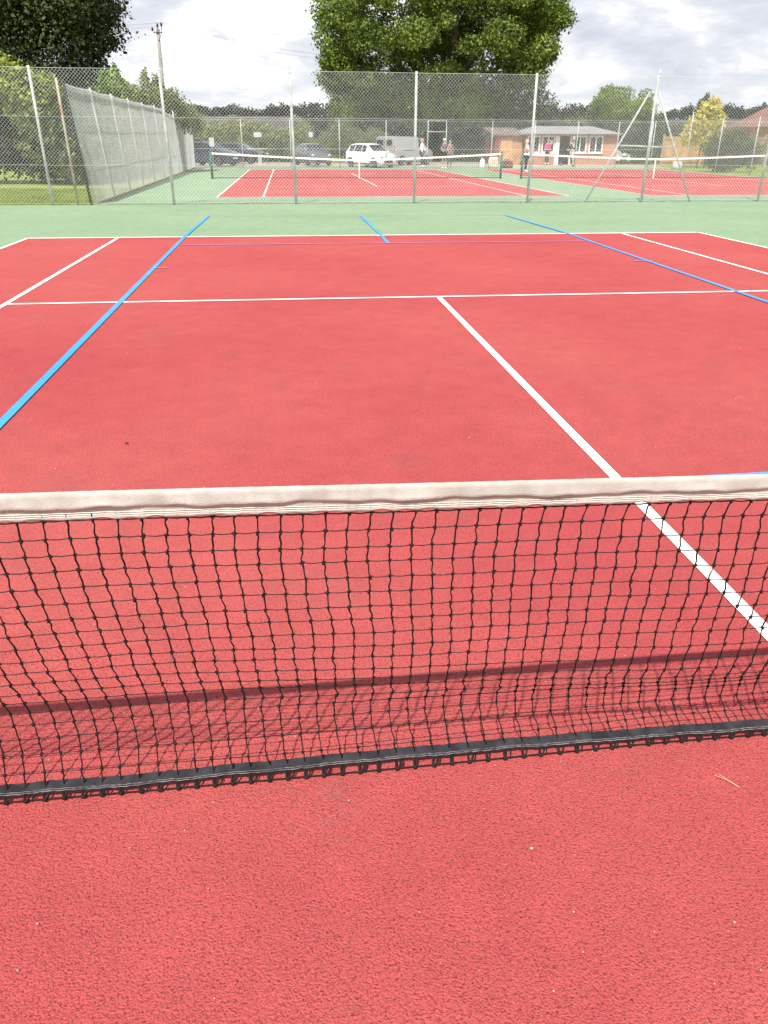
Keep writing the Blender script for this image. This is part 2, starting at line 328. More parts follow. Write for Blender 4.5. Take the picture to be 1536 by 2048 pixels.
for r in range(19):
    pts = []
    for i in range(I0, I1+1):
        p = grid[(i, r)]; pts.append(p)
        if i < I1 and -12 < i < 46:
            q = grid[(i+1, r)]; pts.append(p.lerp(q, 0.5)+Vector((0, hnoise(i, r, 11)*0.0007, -0.0008-0.0012*abs(hnoise(i, r, 12)))))
    mh.tube(pts, 0.00108 if r else 0.0015, 5, False)
# the selvedge below the tape: doubled cord loops lying on the court
pts = [grid[(i, 20)]+Vector((0, 0.0015, -0.001)) for i in range(I0, I1+1)]; mv.tube(pts, 0.0017, 5, False)
pts = [grid[(i, 19)]+Vector((0.01, -0.003, -0.006)) for i in range(I0, I1+1)]; mv.tube(pts, 0.0016, 5, False)
for i in range(I0, I1+1):
    p = grid[(i, 20)]; t = grid[(i, 19)]; s = 0.006+0.004*hnoise(i, 1, 14)
    mv.tube([t+Vector((0.004+s, -0.006, -0.008)), p.lerp(t, 0.45)+Vector((s*1.5, 0, 0.002)), p+Vector((s*0.6, -0.003, 0.002)), p+Vector((-0.002, -0.002, 0)), p.lerp(t, 0.5)+Vector((-0.003, 0, 0.004))], 0.0024, 5, False)
    if -16 < i < 46: mk.ball(p+Vector((0, -0.001, -0.0005)), (0.0070, 0.0055, 0.0045), 6, 4)
    if -16 < i < 46 and i % 2: mv.tube([t+Vector((0.016, -0.004, -0.01)), p.lerp(t, 0.4)+Vector((0.015+s*0.4, 0.002, -0.003)), p+Vector((0.012, -0.001, -0.002))], 0.0017, 5, False)
for m_, n_, mt in ((mv, 'netting_cord', CORD), (mh, 'netting_twine', TWINE), (mk, 'netting_knots', CORD)):
    o = local(m_, net).build(n_, mt, net, True); 
# bottom tape: black webbing with pale stitching
TAPE = mat('black_webbing', (0.022, 0.021, 0.025), 0.85, var=0.45, vscale=25, bump=0.5, bscale=220, bdist=0.003)
STITCH = mat('grey_stitching', (0.20, 0.19, 0.185), 0.9, var=0.6, vscale=90)
mt_ = MB(); mst = MB(); prev = None; n = 0; K = 6
xs = []
ii = float(I0)
prof = [(-0.0125, -0.0075), (-0.0130, -0.0030), (-0.0050, 0.0018), (0.0115, 0.0075), (0.0125, 0.0050), (-0.0030, -0.0030)]
vs = []; st1 = []; st2 = []
while ii <= I1:
    i = int(math.floor(ii)); t = ii-i
    p = grid[(i, 19)].lerp(grid[(min(i+1, I1), 19)], t)
    wv = 0.0012*math.sin(ii*0.71)+0.0009*math.sin(ii*1.93+1)+0.0012*hnoise(int(ii*2), 3, 4); wz = 0.0008*math.sin(ii*1.3+2)+0.0007*hnoise(int(ii*4), 5, 6)
    for a, (dy, dz) in enumerate(prof):
        vs.append((p.x, p.y+dy+wv*(0.6 if a in (2, 3) else 1), max(0.004, p.z+dz+wz+(0.001*math.sin(ii*9+a)))))
    q = Vector(vs[-K+1]); st1.append(q+Vector((0, -0.0010, 0.0013))); q2 = Vector(vs[-K+2]); st2.append(q.lerp(q2, 0.45)+Vector((0, -0.0004, 0.0011)))
    ii += 0.25 if -14 < ii < 46 else 1.0
L_ = len(vs)//K; fs = [(a*K+b, a*K+(b+1) % K, (a+1)*K+(b+1) % K, (a+1)*K+b) for a in range(L_-1) for b in range(K)]
mt_.add(vs, fs); o = local(mt_, net).build('bottom_tape', TAPE, net, False)
mst.tube(st1, 0.00075, 4, False); mst.tube(st2, 0.0006, 4, False); local(mst, net).build('stitching', STITCH, o)
for ch in list(o.children): ch.location = (0, 0, 0)
# headband: doubled cream webbing folded over the cable, stitched along its lower third
BAND = mat('cream_headband', (0.37, 0.35, 0.31), 0.9, col2=(0.45, 0.435, 0.40), vscale=22, bump=0.6, bscale=320, bdist=0.002)
mbd = MB(); vs = []; ii = float(I0)
K = 17
while ii <= I1:
    i = int(math.floor(ii)); t = ii-i
    p = grid[(i, 0)].lerp(grid[(min(i+1, I1), 0)], t)
    # smooth line of the cable, free of the knots' jitter
    pa = node(max(I0, i-6), 0); pb = node(min(I1, i+6), 0)
    zt = p.z*0.3 + (pa.z+pb.z)*0.35; yt = p.y*0.2+(pa.y+pb.y)*0.4
    T = zt+0.0565
    pin = 0.5+0.5*math.cos(2*PI*ii)
    wob = 0.0017*math.sin(ii*0.83)+0.0011*math.sin(ii*2.1+0.7)+0.0009*math.sin(ii*3.7)
    low = 0.0010*math.sin(ii*2.6+1)+0.0008*math.sin(ii*5.2)
    bulge = 0.0032+0.0014*math.sin(ii*0.9+2)+0.001*math.sin(ii*1.9)
    P = [(-0.0015, 0.0), (-0.0052, -0.0035), (-0.0068, -0.010), (-0.0064-0.3*bulge, -0.019), (-0.0060-0.8*bulge, -0.023+0.7*wob), (-0.0058-bulge, -0.0275+wob),
         (-0.0052-0.7*bulge, -0.0300+wob), (-0.0032, -0.0338+wob*1.1), (-0.0024, -0.0368+wob*0.7), (-0.0030-0.0006*pin, -0.0405), (-0.0034-0.0012*pin, -0.0455), (-0.0038-0.0016*pin, -0.0500+low), (-0.0030-0.0012*pin, -0.0528+low-0.0012*pin), (0.0, -0.0520+low),
         (0.0035, -0.042), (0.0062, -0.016), (0.0030, -0.0015)]
    for dy, dz in P: vs.append((p.x, yt+dy, T+dz))
    ii += 0.125 if -12 < ii < 46 else 0.5
L_ = len(vs)//K; mbd.add(vs, [(a*K+b, (a+1)*K+b, (a+1)*K+(b+1) % K, a*K+(b+1) % K) for a in range(L_-1) for b in range(K)])
hb = local(mbd, net).build('headband', BAND, net, True)
rib = MB()
for dz, ph in ((-0.0395, 0.0), (-0.0435, 1.0), (-0.0475, 2.0)):
    rib.tube([Vector(vs[a*K+9])+Vector((0, -0.0008, dz+0.0400+0.0003*math.sin(a*0.9+ph))) for a in range(L_)], 0.00085, 4, False)
local(rib, net).build('stitching', mat('cream_stitching', (0.60, 0.56, 0.48), 0.85, var=0.2, vscale=120), hb)
GPOST = mat('green_painted_steel', (0.03, 0.13, 0.085), 0.45, var=0.25, vscale=8)
for sx in (grid[(I0, 0)].x-0.05, grid[(I1, 0)].x+0.05):
    q = MB(); q.tube([(sx, 0.03, 0), (sx, 0.03, 1.02)], 0.04, 14); q.ball((sx, 0.03, 1.02), (0.042, 0.042, 0.02), 12, 6); local(q, net).build('post', GPOST, net, True)
# small things lying on the court
STONE = mat('pale_grit', (0.48, 0.40, 0.33), 0.85, island=0.45)
mb = MB()
def grit(n, x0, x1, y0, y1, s0, s1, avoid=True):
    for _ in range(n):
        x = random.uniform(x0, x1); y = random.uniform(y0, y1); s = random.uniform(s0, s1)
        mb.ball((x, y, s*0.35+0.004), (s, s*random.uniform(0.5, 0.9), s*0.5), 5, 3, Matrix.Rotation(random.uniform(0, 3), 3, 'Z'))
grit(330, -2.2, 0.6, -0.9, 1.2, 0.0007, 0.0024); grit(140, -3.5, 2.5, 1.0, 5.5, 0.0012, 0.0038); grit(30, -5, 4, 5, 11, 0.003, 0.006)
for x, y, s in ((-1.994, -0.271, 0.0030), (-0.624, -0.328, 0.0035), (-0.971, -0.112, 0.0040), (-1.985, -0.177, 0.0028)): mb.ball((x, y, 0.005), (s, s*0.8, s*0.6), 8, 5)
tag(mb.build('grit', STONE), 'pale specks of loose grit scattered over the red court', 'grit', kind='stuff')
dark = MB()
for _ in range(160):
    x = random.uniform(-2.3, 0.3); y = random.uniform(-0.6, 0.9); s = random.uniform(0.0008, 0.0022); dark.ball((x, y, s*0.3+0.003), (s, s*0.7, s*0.5), 5, 3)
tag(dark.build('dark_grit', mat('dark_grit', (0.06, 0.06, 0.055), 0.8, island=0.4)), 'tiny dark chips of grit scattered on the near court', 'grit', kind='stuff')
mb = MB(); mb.tube([(-0.468, 0.046, 0.006), (-0.448, 0.028, 0.007), (-0.429, 0.003, 0.005)], 0.0007, 5); mb.tube([(-0.457, 0.048, 0.005), (-0.442, 0.026, 0.006), (-0.430, 0.004, 0.006)], 0.0006, 5)
tag(mb.build('dry_stalk', mat('straw', (0.6, 0.42, 0.2), 0.8)), 'forked dry straw stalk lying on the red court in front of the net', 'stalk')
mb = MB(); mb.add([(-2.312, 2.525, 0.005), (-2.298, 2.520, 0.010), (-2.288, 2.532, 0.005), (-2.300, 2.545, 0.012)], [(0, 1, 2), (0, 2, 3)])
o = tag(mb.build('dead_leaf', mat('dead_leaf', (0.16, 0.05, 0.03), 0.8)), 'small curled brown leaf lying on the red court beyond the net', 'leaf')
# ------------------------------------------------------------------ fences
GALV = mat('galvanised_wire', (0.66, 0.68, 0.66), 0.5, var=0.1, vscale=3, metal=0.0, spec=0.5)
GPO = mat('galvanised_post', (0.46, 0.48, 0.46), 0.6, var=0.2, vscale=5, bump=0.2, bscale=60, bdist=0.003)
RUST = mat('rusty_post', (0.46, 0.43, 0.38), 0.8, col2=(0.34, 0.21, 0.13), vscale=3.5)
BLK = mat('black_post', (0.02, 0.02, 0.022), 0.5)
def chainlink(name, A, B, zb, zt, pitch, r, m, parent, sag=None, lean=None):
    """two sets of slanting wires in the vertical plane A-B; wires kink past each other at the crossings"""
    A = np.array(A, float); B = np.array(B, float); Ln = np.linalg.norm(B-A); u = (B-A)/Ln; nrm = np.array([u[1], -u[0]])
    V = []; F = []; n = 0; H = zt-zb
    def top(s): return zt - (sag(s) if sag else 0)
    for sg in (1, -1):
        k = -H
        while k < Ln+H:
            s0 = k; z0 = zb; s1 = k+sg*H
            # clip to 0..Ln
            ts = [0.0, 1.0]
            if s1 != s0:
                ta = (0-s0)/(s1-s0); tb = (Ln-s0)/(s1-s0); lo, hi = min(ta, tb), max(ta, tb); a = max(0, lo); b = min(1, hi)
            if b > a+1e-4:
                pa = (s0+(s1-s0)*a, a); pb = (s0+(s1-s0)*b, b)
                for (s_, t_) in (pa, pb):
                    z_ = zb + t_*(top(s_)-zb); xy = A+u*s_ + nrm*(0.002*sg) + (np.array([lean(s_)*t_, 0.0]) if lean else 0)
                    d = np.array([-sg*0.7071, 0.7071])
                    for q in range(3):
                        an = 2*PI*q/3; o1 = math.cos(an)*r; o2 = math.sin(an)*r
                        V.append((xy[0]+u[0]*d[0]*o1+nrm[0]*o2, xy[1]+u[1]*d[0]*o1+nrm[1]*o2, z_+d[1]*o1))
                F += [(n+q, n+(q+1) % 3, n+3+(q+1) % 3, n+3+q) for q in range(3)]; n += 6
            k += pitch
    off = np.array(parent.location); V = np.array(V)-off
    return np_obj(name, V, F, m, parent)
def post(parent, p0, p1, r, m, name='post', k=10):
    q = MB(); q.tube([p0, p1], r, k); return local(q, parent).build(name, m, parent, True)
def wire(parent, pts, r, m, name='line_wire'):
    q = MB(); q.tube(pts, r, 5, False); return local(q, parent).build(name, m, parent)
FY = lambda x: 20.78+0.02*x
ff = thing('chain_link_fence', (1.9, FY(1.9), -0.14), 'tall chain link fence on galvanised posts crossing between the near court and the far courts', 'fence')
FXL, FXR = -11.5, 14.2; ZT = 2.93
chainlink('wire_mesh', (FXL, FY(FXL)-0.01), (FXR, FY(FXR)-0.01), -0.10, ZT-0.01, 0.0865, 0.0024, GALV, ff)
for x in (-10.45, -7.38, -4.36, -1.21, 1.95, 5.10, 8.40, 11.90):
    post(ff, (x, FY(x)+0.03, -0.16), (x-(0.03 if x < 0 else 0.0), FY(x)+0.03, ZT+0.03), 0.034, GPO)
for z, r in ((ZT-0.01, 0.0036), (1.88, 0.0030), (0.80, 0.0030), (-0.09, 0.0025)):
    wire(ff, [(x, FY(x)-0.016, z+0.008*math.sin(x*2.1)*(1 if z < 2.5 else 0.4)) for x in np.arange(FXL, FXR+0.1, 0.5)], r, GALV)
x = 8.33
post(ff, (6.76, FY(6.76)+0.06, -0.15), (8.24, FY(8.2)+0.06, 2.58), 0.024, GPO, 'strut'); post(ff, (9.86, FY(9.9)+0.06, -0.15), (8.47, FY(8.5)+0.06, 2.58), 0.024, GPO, 'strut')
post(ff, (7.50, FY(7.5)+0.1, 1.29), (9.08, FY(9.1)+0.1, 1.24), 0.020, GPO, 'rail')
post(ff, (8.40, FY(8.4)+0.03, 2.9), (8.44, FY(8.4)+0.03, 3.08), 0.02, GPO, 'post_extension')
# side fence running away on the left
SX = lambda y: -6.42-0.015*(y-20.9)
LEAN = lambda y: -0.30*max(0.0, 1-(y-20.9)/26)
sf = thing('chain_link_fence', (-6.6, 30, -0.15), 'slack grey side fence running away along the left edge of the far courts', 'fence')
sg = lambda s: 0.06*math.sin(s*1.1)**2*(0.4 if s < 16 else 1.0) + (0.18*math.sin(PI*(s-17)/7)**2 if 17 < s < 24 else 0)
chainlink('wire_mesh', (SX(20.95), 20.95), (SX(50.6), 50.6), -0.10, 2.62, 0.0865, 0.0034, GALV, sf, sag=sg, lean=lambda q: LEAN(20.95+q))
ysf = [21.0, 23.8, 26.7, 29.6, 32.6, 35.7, 38.8, 41.9, 45.0, 48.0, 50.6]
for y in ysf[1:]: post(sf, (SX(y), y, -0.16), (SX(y)+LEAN(y), y, 2.66), 0.026, GPO)
post(sf, (-6.80, 20.84, -0.15), (-6.86, 20.84, 2.72), 0.030, RUST, 'rusty_post'); post(sf, (-6.48, 20.90, -0.15), (-6.70, 20.86, 2.62), 0.034, BLK, 'brace')
for z in (2.60, 1.75, 0.8): wire(sf, [(SX(y)-0.02+LEAN(y)*z/2.6, y, z-(sg(y-21) if z > 2 else 0.012*math.sin(y))) for y in np.arange(21, 50.7, 0.4)], 0.0026 if z < 2 else 0.011, GALV)
# back fence with gate frame
bf = thing('chain_link_fence', (7, 50.6, -0.15), 'far fence with a tall gate frame closing the back of the far courts', 'fence')
BX = [-6.9, -4.0, -1.1, 1.85, 4.7, 7.28, 8.42, 11.3, 14.0, 16.75, 19.4, 21.6]
post_h = 2.50
for x in BX: post(bf, (x, 50.6, -0.16), (x, 50.6, post_h), 0.026, GPO, 'gate_post' if x in (7.28, 8.42) else 'post')
post(bf, (7.28, 50.6, 2.46), (8.42, 50.6, 2.46), 0.022, GPO, 'rail'); post(bf, (7.28, 50.6, 1.87), (8.42, 50.6, 1.87), 0.022, GPO, 'rail')
chainlink('wire_mesh', (-6.9, 50.62), (7.26, 50.62), -0.12, 2.45, 0.11, 0.0013, GALV, bf); chainlink('wire_mesh', (8.44, 50.62), (21.6, 50.62), -0.12, 2.45, 0.11, 0.0013, GALV, bf)
for z in (2.45, 0.9): wire(bf, [(-6.9, 50.58, z), (7.26, 50.58, z)], 0.006, GALV); wire(bf, [(8.44, 50.58, z), (21.6, 50.58, z)], 0.006, GALV)
rf = thing('chain_link_fence', (21.6, 40, -0.15), 'right hand side fence with thin pale posts beside the furthest court', 'fence')
for y in (24.5, 28, 31.5, 35, 38.5, 42, 45.5, 50.3): post(rf, (21.62, y, -0.16), (21.62, y, 2.9 if y == 45.5 else 2.5), 0.026, GPO)
chainlink('wire_mesh', (21.62, 21.2), (21.62, 50.5), -0.12, 2.45, 0.11, 0.0013, GALV, rf)
R = np.random.default_rng(15); n = 1500
P = np.stack([R.uniform(-7, 13.5, n), 20.78+np.abs(R.normal(0, 0.10, n))*R.choice([-1, 1], n), np.full(n, -0.125)], 1); P[:, 2] = -0.15*np.clip((P[:, 1]-12)/10, 0, 1)+0.004
an = R.uniform(0, PI, n); sz = R.uniform(0.006, 0.022, n)[:, None]; a = np.stack([np.cos(an), np.sin(an), R.normal(0, .3, n)], 1)*sz; b = np.stack([-np.sin(an), np.cos(an), R.normal(0, .3, n)], 1)*sz*0.6
P[:, 2] += 0.008; tag(np_obj('leaf_litter', np.stack([P-a, P+b, P+a, P-b], 1).reshape(-1, 3), np.arange(4*n).reshape(n, 4), mat('litter', (0.16, 0.11, 0.06), 0.9, island=0.5)), 'brown leaf litter and grit blown along the foot of the fence', 'leaf litter', kind='stuff')
# ------------------------------------------------------------------ far nets
WBAND = mat('white_headband', (0.80, 0.80, 0.77), 0.7, var=0.05)
NETM = mat('far_net_mesh', (0.02, 0.022, 0.022), 0.8)
def far_net(cx, y, hw, label, zc, zs):
    t = thing('tennis_net', (cx, y, -0.15), label, 'tennis net', 'nets on the far courts')
    H = lambda x: zc+(zs-zc)*min(1, abs(x)/hw)**1.3
    xs = np.linspace(-hw, hw, 41)
    q = MB(); vs = []
    for x in xs:
        for dy, dz in ((-0.012, 0), (-0.012, -0.075), (0.012, -0.075), (0.012, 0)): vs.append((x, dy, H(x)+dz))
    q.add(vs, [(4*a+b, 4*(a+1)+b, 4*(a+1)+(b+1) % 4, 4*a+(b+1) % 4) for a in range(40) for b in range(4)]); q.build('headband', WBAND, t)
    q = MB(); nx = int(2*hw/0.09)
    for a in range(nx+1):
        x = -hw+2*hw*a/nx; q.tube([(x, 0, 0.03), (x, 0, H(x)-0.05)], 0.0035, 3, False)
    for b in range(11): q.tube([(x, 0, 0.03+(H(x)-0.08)*b/11) for x in xs[::2]], 0.0032, 3, False)
    q.tube([(x, -0.01, 0.035) for x in xs[::2]], 0.014, 5, False)
    q.build('netting', NETM, t)
    q = MB(); q.box((0.0, -0.02, (H(0)+0.02)/2), (0.055, 0.012, H(0)+0.01)); q.build('centre_strap', WBAND, t)
    for s in (-1, 1):
        q = MB(); q.tube([(s*(hw+0.05), 0, -0.01), (s*(hw+0.05), 0, 1.09)], 0.047, 12); q.ball((s*(hw+0.05), 0, 1.09), (0.05, 0.05, 0.02), 10, 5); q.box((s*(hw+0.05), 0, 0.008), (0.16, 0.16, 0.016))
        p = q.build('post', GPOST, t, True)
        q = MB(); q.box((s*(hw+0.11), -0.0, 0.62), (0.07, 0.06, 0.16)); q.tube([(s*(hw+0.11), -0.03, 0.62), (s*(hw+0.11), -0.10, 0.62), (s*(hw+0.16), -0.11, 0.66)], 0.009, 5); q.build('winder', GPOST, p)
far_net(1.78, 36.0, 6.38, 'white banded net between green posts on the middle court beyond the fence', 0.78, 1.04)
far_net(15.36, 35.8, 6.20, 'white banded net on the right hand court in front of the brick pavilion', 0.84, 1.04)
# ------------------------------------------------------------------ vegetation
def leaf_cloud(name, blobs, n, size, m, parent, seed=0, hollow=0.55, flat=0.55, fill=None):
    """blobs: (x,y,z,rx,ry,rz) ; leaves are bent quads facing outward-ish and up"""
    R = np.random.default_rng(seed+5); B = np.array(blobs, float)
    wgt = B[:, 3]*B[:, 4]+B[:, 4]*B[:, 5]+B[:, 3]*B[:, 5]; idx = R.choice(len(B), n, p=wgt/wgt.sum())
    d = R.normal(size=(n, 3)); d /= np.linalg.norm(d, axis=1)[:, None]
    rad = (hollow+(1-hollow)*R.random(n)**0.6)*(1+0.10*R.normal(size=n))
    # lumpy surface
    rad *= 1+0.13*np.sin(d[:, 0]*7+idx*1.3)*np.sin(d[:, 1]*6+idx*2.1)+0.10*np.sin(d[:, 2]*9+idx*0.7+d[:, 0]*5)
    P = B[idx, :3]+d*B[idx, 3:]*rad[:, None]
    nr = d*0.6+R.normal(size=(n, 3))*0.75+np.array([0, 0, flat]); nr /= np.linalg.norm(nr, axis=1)[:, None]
    a = np.cross(nr, R.normal(size=(n, 3))); a /= np.linalg.norm(a, axis=1)[:, None]; b = np.cross(nr, a)
    s = size*(0.55+0.9*R.random(n))[:, None]
    V = np.stack([P-a*s*0.5, P+b*s*0.32+nr*s*0.08, P+a*s*0.5, P-b*s*0.32+nr*s*0.08], 1).reshape(-1, 3)
    if parent is not None: V = V-np.array(parent.location)
    F = np.arange(4*n).reshape(n, 4); return np_obj(name, V, F, m, parent)
def leafmat(name, c, c2=None, var=0.35, trans=0.22, vs=0.5): return mat(name, c, 0.6, col2=c2, var=var if not c2 else 0, vscale=vs, trans=trans, island=0.45, spec=0.35)
BARK = mat('bark', (0.10, 0.08, 0.06), 0.95, var=0.35, vscale=3, bump=0.8, bscale=14, bdist=0.05)
def limbs(t, base, height, r, tips, name='trunk'):
    q = MB(); b = Vector(base); o = Vector(t.location)
    f = b+Vector((0.1, 0, height)); q.tube([b-o+Vector((0, 0, -0.2)), b.lerp(f, 0.15)-o, b.lerp(f, 0.6)+Vector((0.05, 0, 0))-o, f-o], [r*1.5, r*1.05, r*0.9, r*0.8], 12)
    for tp in tips:
        tp = Vector(tp); m1 = f.lerp(tp, 0.35)+Vector((0, 0, 0.08*(tp-f).length)); m2 = f.lerp(tp, 0.7)+Vector((0, 0, 0.10*(tp-f).length))
        q.tube([f-o-Vector((0, 0, r*0.5)), m1-o, m2-o, tp-o], [r*0.6, r*0.4, r*0.24, r*0.06], 7)
        for e in range(2):
            w = m2+Vector((random.uniform(-1, 1), random.uniform(-1, 1), random.uniform(0.1, 1)))*(tp-f).length*0.28
            q.tube([m2-o, m2.lerp(w, 0.5)-o+Vector((0, 0, 0.1)), w-o], [r*0.22, r*0.12, r*0.03], 5)
    return q.build(name, BARK, t, True)
def shell_blobs(c, R3, n, r0, r1, seed, power=2.6, zmin=-1.0, inner=0.72, ja=0.85, jb=0.2, fz=0.72):
    R = np.random.default_rng(seed); out = []
    while len(out) < n:
        d = R.normal(size=3); d /= np.linalg.norm(d)
        if d[2] < zmin: continue
        k = (np.abs(d)**power).sum()**(-1/power); rr = inner*k*(ja+jb*R.random()); r = r0+(r1-r0)*R.random()
        out.append((c[0]+d[0]*R3[0]*rr, c[1]+d[1]*R3[1]*rr, c[2]+d[2]*R3[2]*rr, r, r, r*fz))
    return out
OAK = leafmat('oak_leaves', (0.085, 0.135, 0.020), (0.200, 0.270, 0.040), vs=0.55, trans=0.25)
t = thing('oak_tree', (11.8, 69.5, -0.15), 'huge round green oak towering behind the car park and the people', 'tree')
bl = shell_blobs((11.35, 69.5, 9.8), (10.45, 8.5, 7.4), 230, 0.7, 1.7, 3, 3.6, -1.0, 0.84, 0.82, 0.22, 0.66)
bl += [(11.5+x, 69.5+y, 9+z, 2.2, 2.2, 1.8) for x, y, z in [(random.uniform(-6, 6), random.uniform(-3, 4), random.uniform(-3, 4)) for _ in range(16)]]
bl += [(4.0, 66, 3.6, 2.0, 1.6, 1.1), (19.0, 67, 4.2, 1.8, 1.6, 1.4), (10.5, 63.5, 3.9, 1.7, 1.4, 1.0), (13.0, 62.8, 3.8, 1.3, 1.1, 1.0), (8.0, 63.6, 4.2, 1.3, 1.2, 1.1), (2.8, 67.5, 8.5, 1.8, 1.8, 2.2), (2.9, 67.5, 5.9, 1.6, 1.6, 1.6)]
bl += [(11.5+random.uniform(-8.5, 8.5), 70+random.uniform(-3, 4), random.uniform(2.6, 5.2), 1.6, 1.3, 1.2) for _ in range(34)]
bl = [(x, y+(max(0, 7.6-z)*0.40 if z < 7.6 else 0), z, a, b, c) for x, y, z, a, b, c in bl]
leaf_cloud('crown', bl, 240000, 0.21, OAK, t, 1, 0.45)
limbs(t, (11.8, 69.5, -0.15), 3.2, 0.6, [(5, 68, 8), (8, 66, 11), (12, 65, 12), (16, 67, 11), (19, 69, 8), (12, 74, 11), (7, 73, 9), (3.5, 68, 5.5), (19.5, 68, 5.5)])
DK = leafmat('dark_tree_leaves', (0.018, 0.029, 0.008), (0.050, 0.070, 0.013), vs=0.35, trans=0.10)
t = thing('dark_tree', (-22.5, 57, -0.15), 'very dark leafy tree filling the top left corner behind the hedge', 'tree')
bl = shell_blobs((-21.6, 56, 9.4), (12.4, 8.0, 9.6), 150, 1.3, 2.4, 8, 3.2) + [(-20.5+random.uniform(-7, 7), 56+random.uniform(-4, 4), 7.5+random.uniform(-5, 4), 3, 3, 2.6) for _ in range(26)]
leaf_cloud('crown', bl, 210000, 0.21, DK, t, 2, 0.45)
limbs(t, (-22.5, 57, -0.15), 3.6, 0.6, [(-29, 56, 11), (-22, 54, 15), (-15, 55, 11), (-18, 60, 13), (-12.5, 56, 8)])
IVY = leafmat('ivy_leaves', (0.17, 0.225, 0.03), (0.31, 0.34, 0.06), vs=0.9)
HG = leafmat('hedge_leaves', (0.075, 0.10, 0.025), (0.19, 0.22, 0.055), vs=0.6, trans=0.15)
def stem_bits(t, pts, r=0.05):
    o = Vector(t.location)
    for p in pts:
        q = MB(); p = Vector(p); q.tube([Vector((p.x, p.y, -0.2))-o, Vector((p.x+0.1, p.y, p.z*0.5))-o, p-o], [r, r*0.7, r*0.2], 6)
        q.build('stem', BARK, t, True)
t = thing('hedge', (-12, 32.5, -0.15), 'bright ivy covered hedge behind the left end of the fence', 'hedge')
bl = [(-10.54, 31.51, 2.62, 1.08, 0.88, 1.08), (-11.76, 31.75, 3.23, 1.2, 0.99, 1.08), (-13.11, 32.0, 2.74, 1.2, 0.99, 1.44), (-11.15, 31.88, 1.77, 1.08, 0.88, 1.08), (-12.62, 32.24, 1.65, 1.2, 1.1, 1.08), (-14.57, 32.49, 2.5, 1.44, 1.1, 1.56), (-16.28, 32.73, 2.87, 1.56, 1.1, 1.68), (-9.93, 32.0, 2.01, 0.6, 0.77, 1.08), (-10.06, 32.24, 3.05, 0.6, 0.55, 0.54)]
bl = [b_ for b_ in bl if b_[2] > 1.8]
leaf_cloud('foliage', bl, 18000, 0.15, IVY, t, 3, 0.5); stem_bits(t, [(-10.6, 32, 2), (-12.5, 32.3, 2.2), (-14.3, 32.5, 2.2)])
t = thing('hedge', (-11.5, 33.3, -0.15), 'shade-coloured lower hedge beyond the grass on the left', 'hedge')
bl = [(x, 32.4+random.uniform(-0.3, 0.3), random.uniform(0.5, 1.5), 1.2, 1.0, 1.0) for x in np.arange(-19, -9.0, 0.6)] + [(-8.9, 31.5+k*1.2, 1.3+0.5*random.random(), 0.8, 1.0, 1.4) for k in range(5)]
leaf_cloud('foliage', bl, 22000, 0.15, leafmat('shade_dark_hedge_leaves', (0.018, 0.028, 0.010), (0.03, 0.045, 0.014), trans=0.1), t, 4, 0.4); stem_bits(t, [(-10, 33, 1.0), (-13, 33, 1.0), (-9.4, 36, 1.3)])  # shaded foot of the ivy hedge, put into a dark leaf colour
t = thing('hedge', (-9.2, 40, -0.15), 'tall mixed hedge running behind the slack side fence', 'hedge')
bl = []
for k in range(34):
    y = 31+k*0.62; h = 2.1 if y < 37 else min(3.5, 2.1+0.45*(y-37)) if y < 41 else 3.5-0.10*(y-41)
    bl.append((-9.6+random.uniform(-0.5, 0.5), y, h-1.0+random.uniform(-0.3, 0.3), 1.2, 1.0, 1.0)); bl.append((-9.0+random.uniform(-0.3, 0.3), y, 0.9, 1.0, 0.9, 1.0))
leaf_cloud('foliage', bl, 52000, 0.15, HG, t, 5, 0.45); stem_bits(t, [(-9.4, y, 2.0) for y in range(32, 51, 3)])
t = thing('hawthorn_tree', (-8.2, 42.5, -0.15), 'spindly hawthorn with loose pale sprays behind the tall hedge', 'tree')
bl = [(-7.9, 42.5, 3.0, 1.3, 1.1, 0.9), (-7.4, 43, 2.6, 1.2, 1, 0.8), (-8.6, 42.4, 2.9, 1.1, 1.0, 1.0), (-7.5, 42.6, 3.75, 0.35, 0.3, 0.5), (-8.0, 42.3, 4.0, 0.22, 0.22, 0.5), (-6.9, 43.4, 3.35, 0.35, 0.3, 0.35), (-6.5, 44.4, 2.5, 0.8, 0.8, 0.6), (-7.0, 42.9, 3.0, 0.8, 0.7, 0.5), (-6.3, 45.6, 2.2, 0.7, 0.7, 0.6)]
leaf_cloud('crown', bl, 11000, 0.13, leafmat('hawthorn_leaves', (0.14, 0.18, 0.05), (0.22, 0.26, 0.08)), t, 6, 0.35); limbs(t, (-8.2, 42.5, -0.15), 1.5, 0.12, [(-7.4, 42.6, 4.0), (-8.1, 42.3, 4.3), (-6.9, 43.4, 3.5), (-8.7, 42.4, 3.2)])
t = thing('bush', (-8.5, 36.0, -0.15), 'bright green rounded shrub top showing beside the dark tree', 'bush')
leaf_cloud('foliage', [(-8.35, 36, 3.35, 0.62, 0.6, 0.5), (-7.95, 36, 3.0, 0.5, 0.5, 0.45), (-8.2, 36, 3.85, 0.2, 0.2, 0.3), (-8.6, 36, 3.7, 0.3, 0.3, 0.25), (-8.4, 36, 2.2, 0.7, 0.8, 1.0)], 5200, 0.12, leafmat('lime_leaves', (0.14, 0.24, 0.025), (0.20, 0.30, 0.04)), t, 7, 0.4); stem_bits(t, [(-8.4, 36, 3.1), (-8.2, 36, 4.1)])
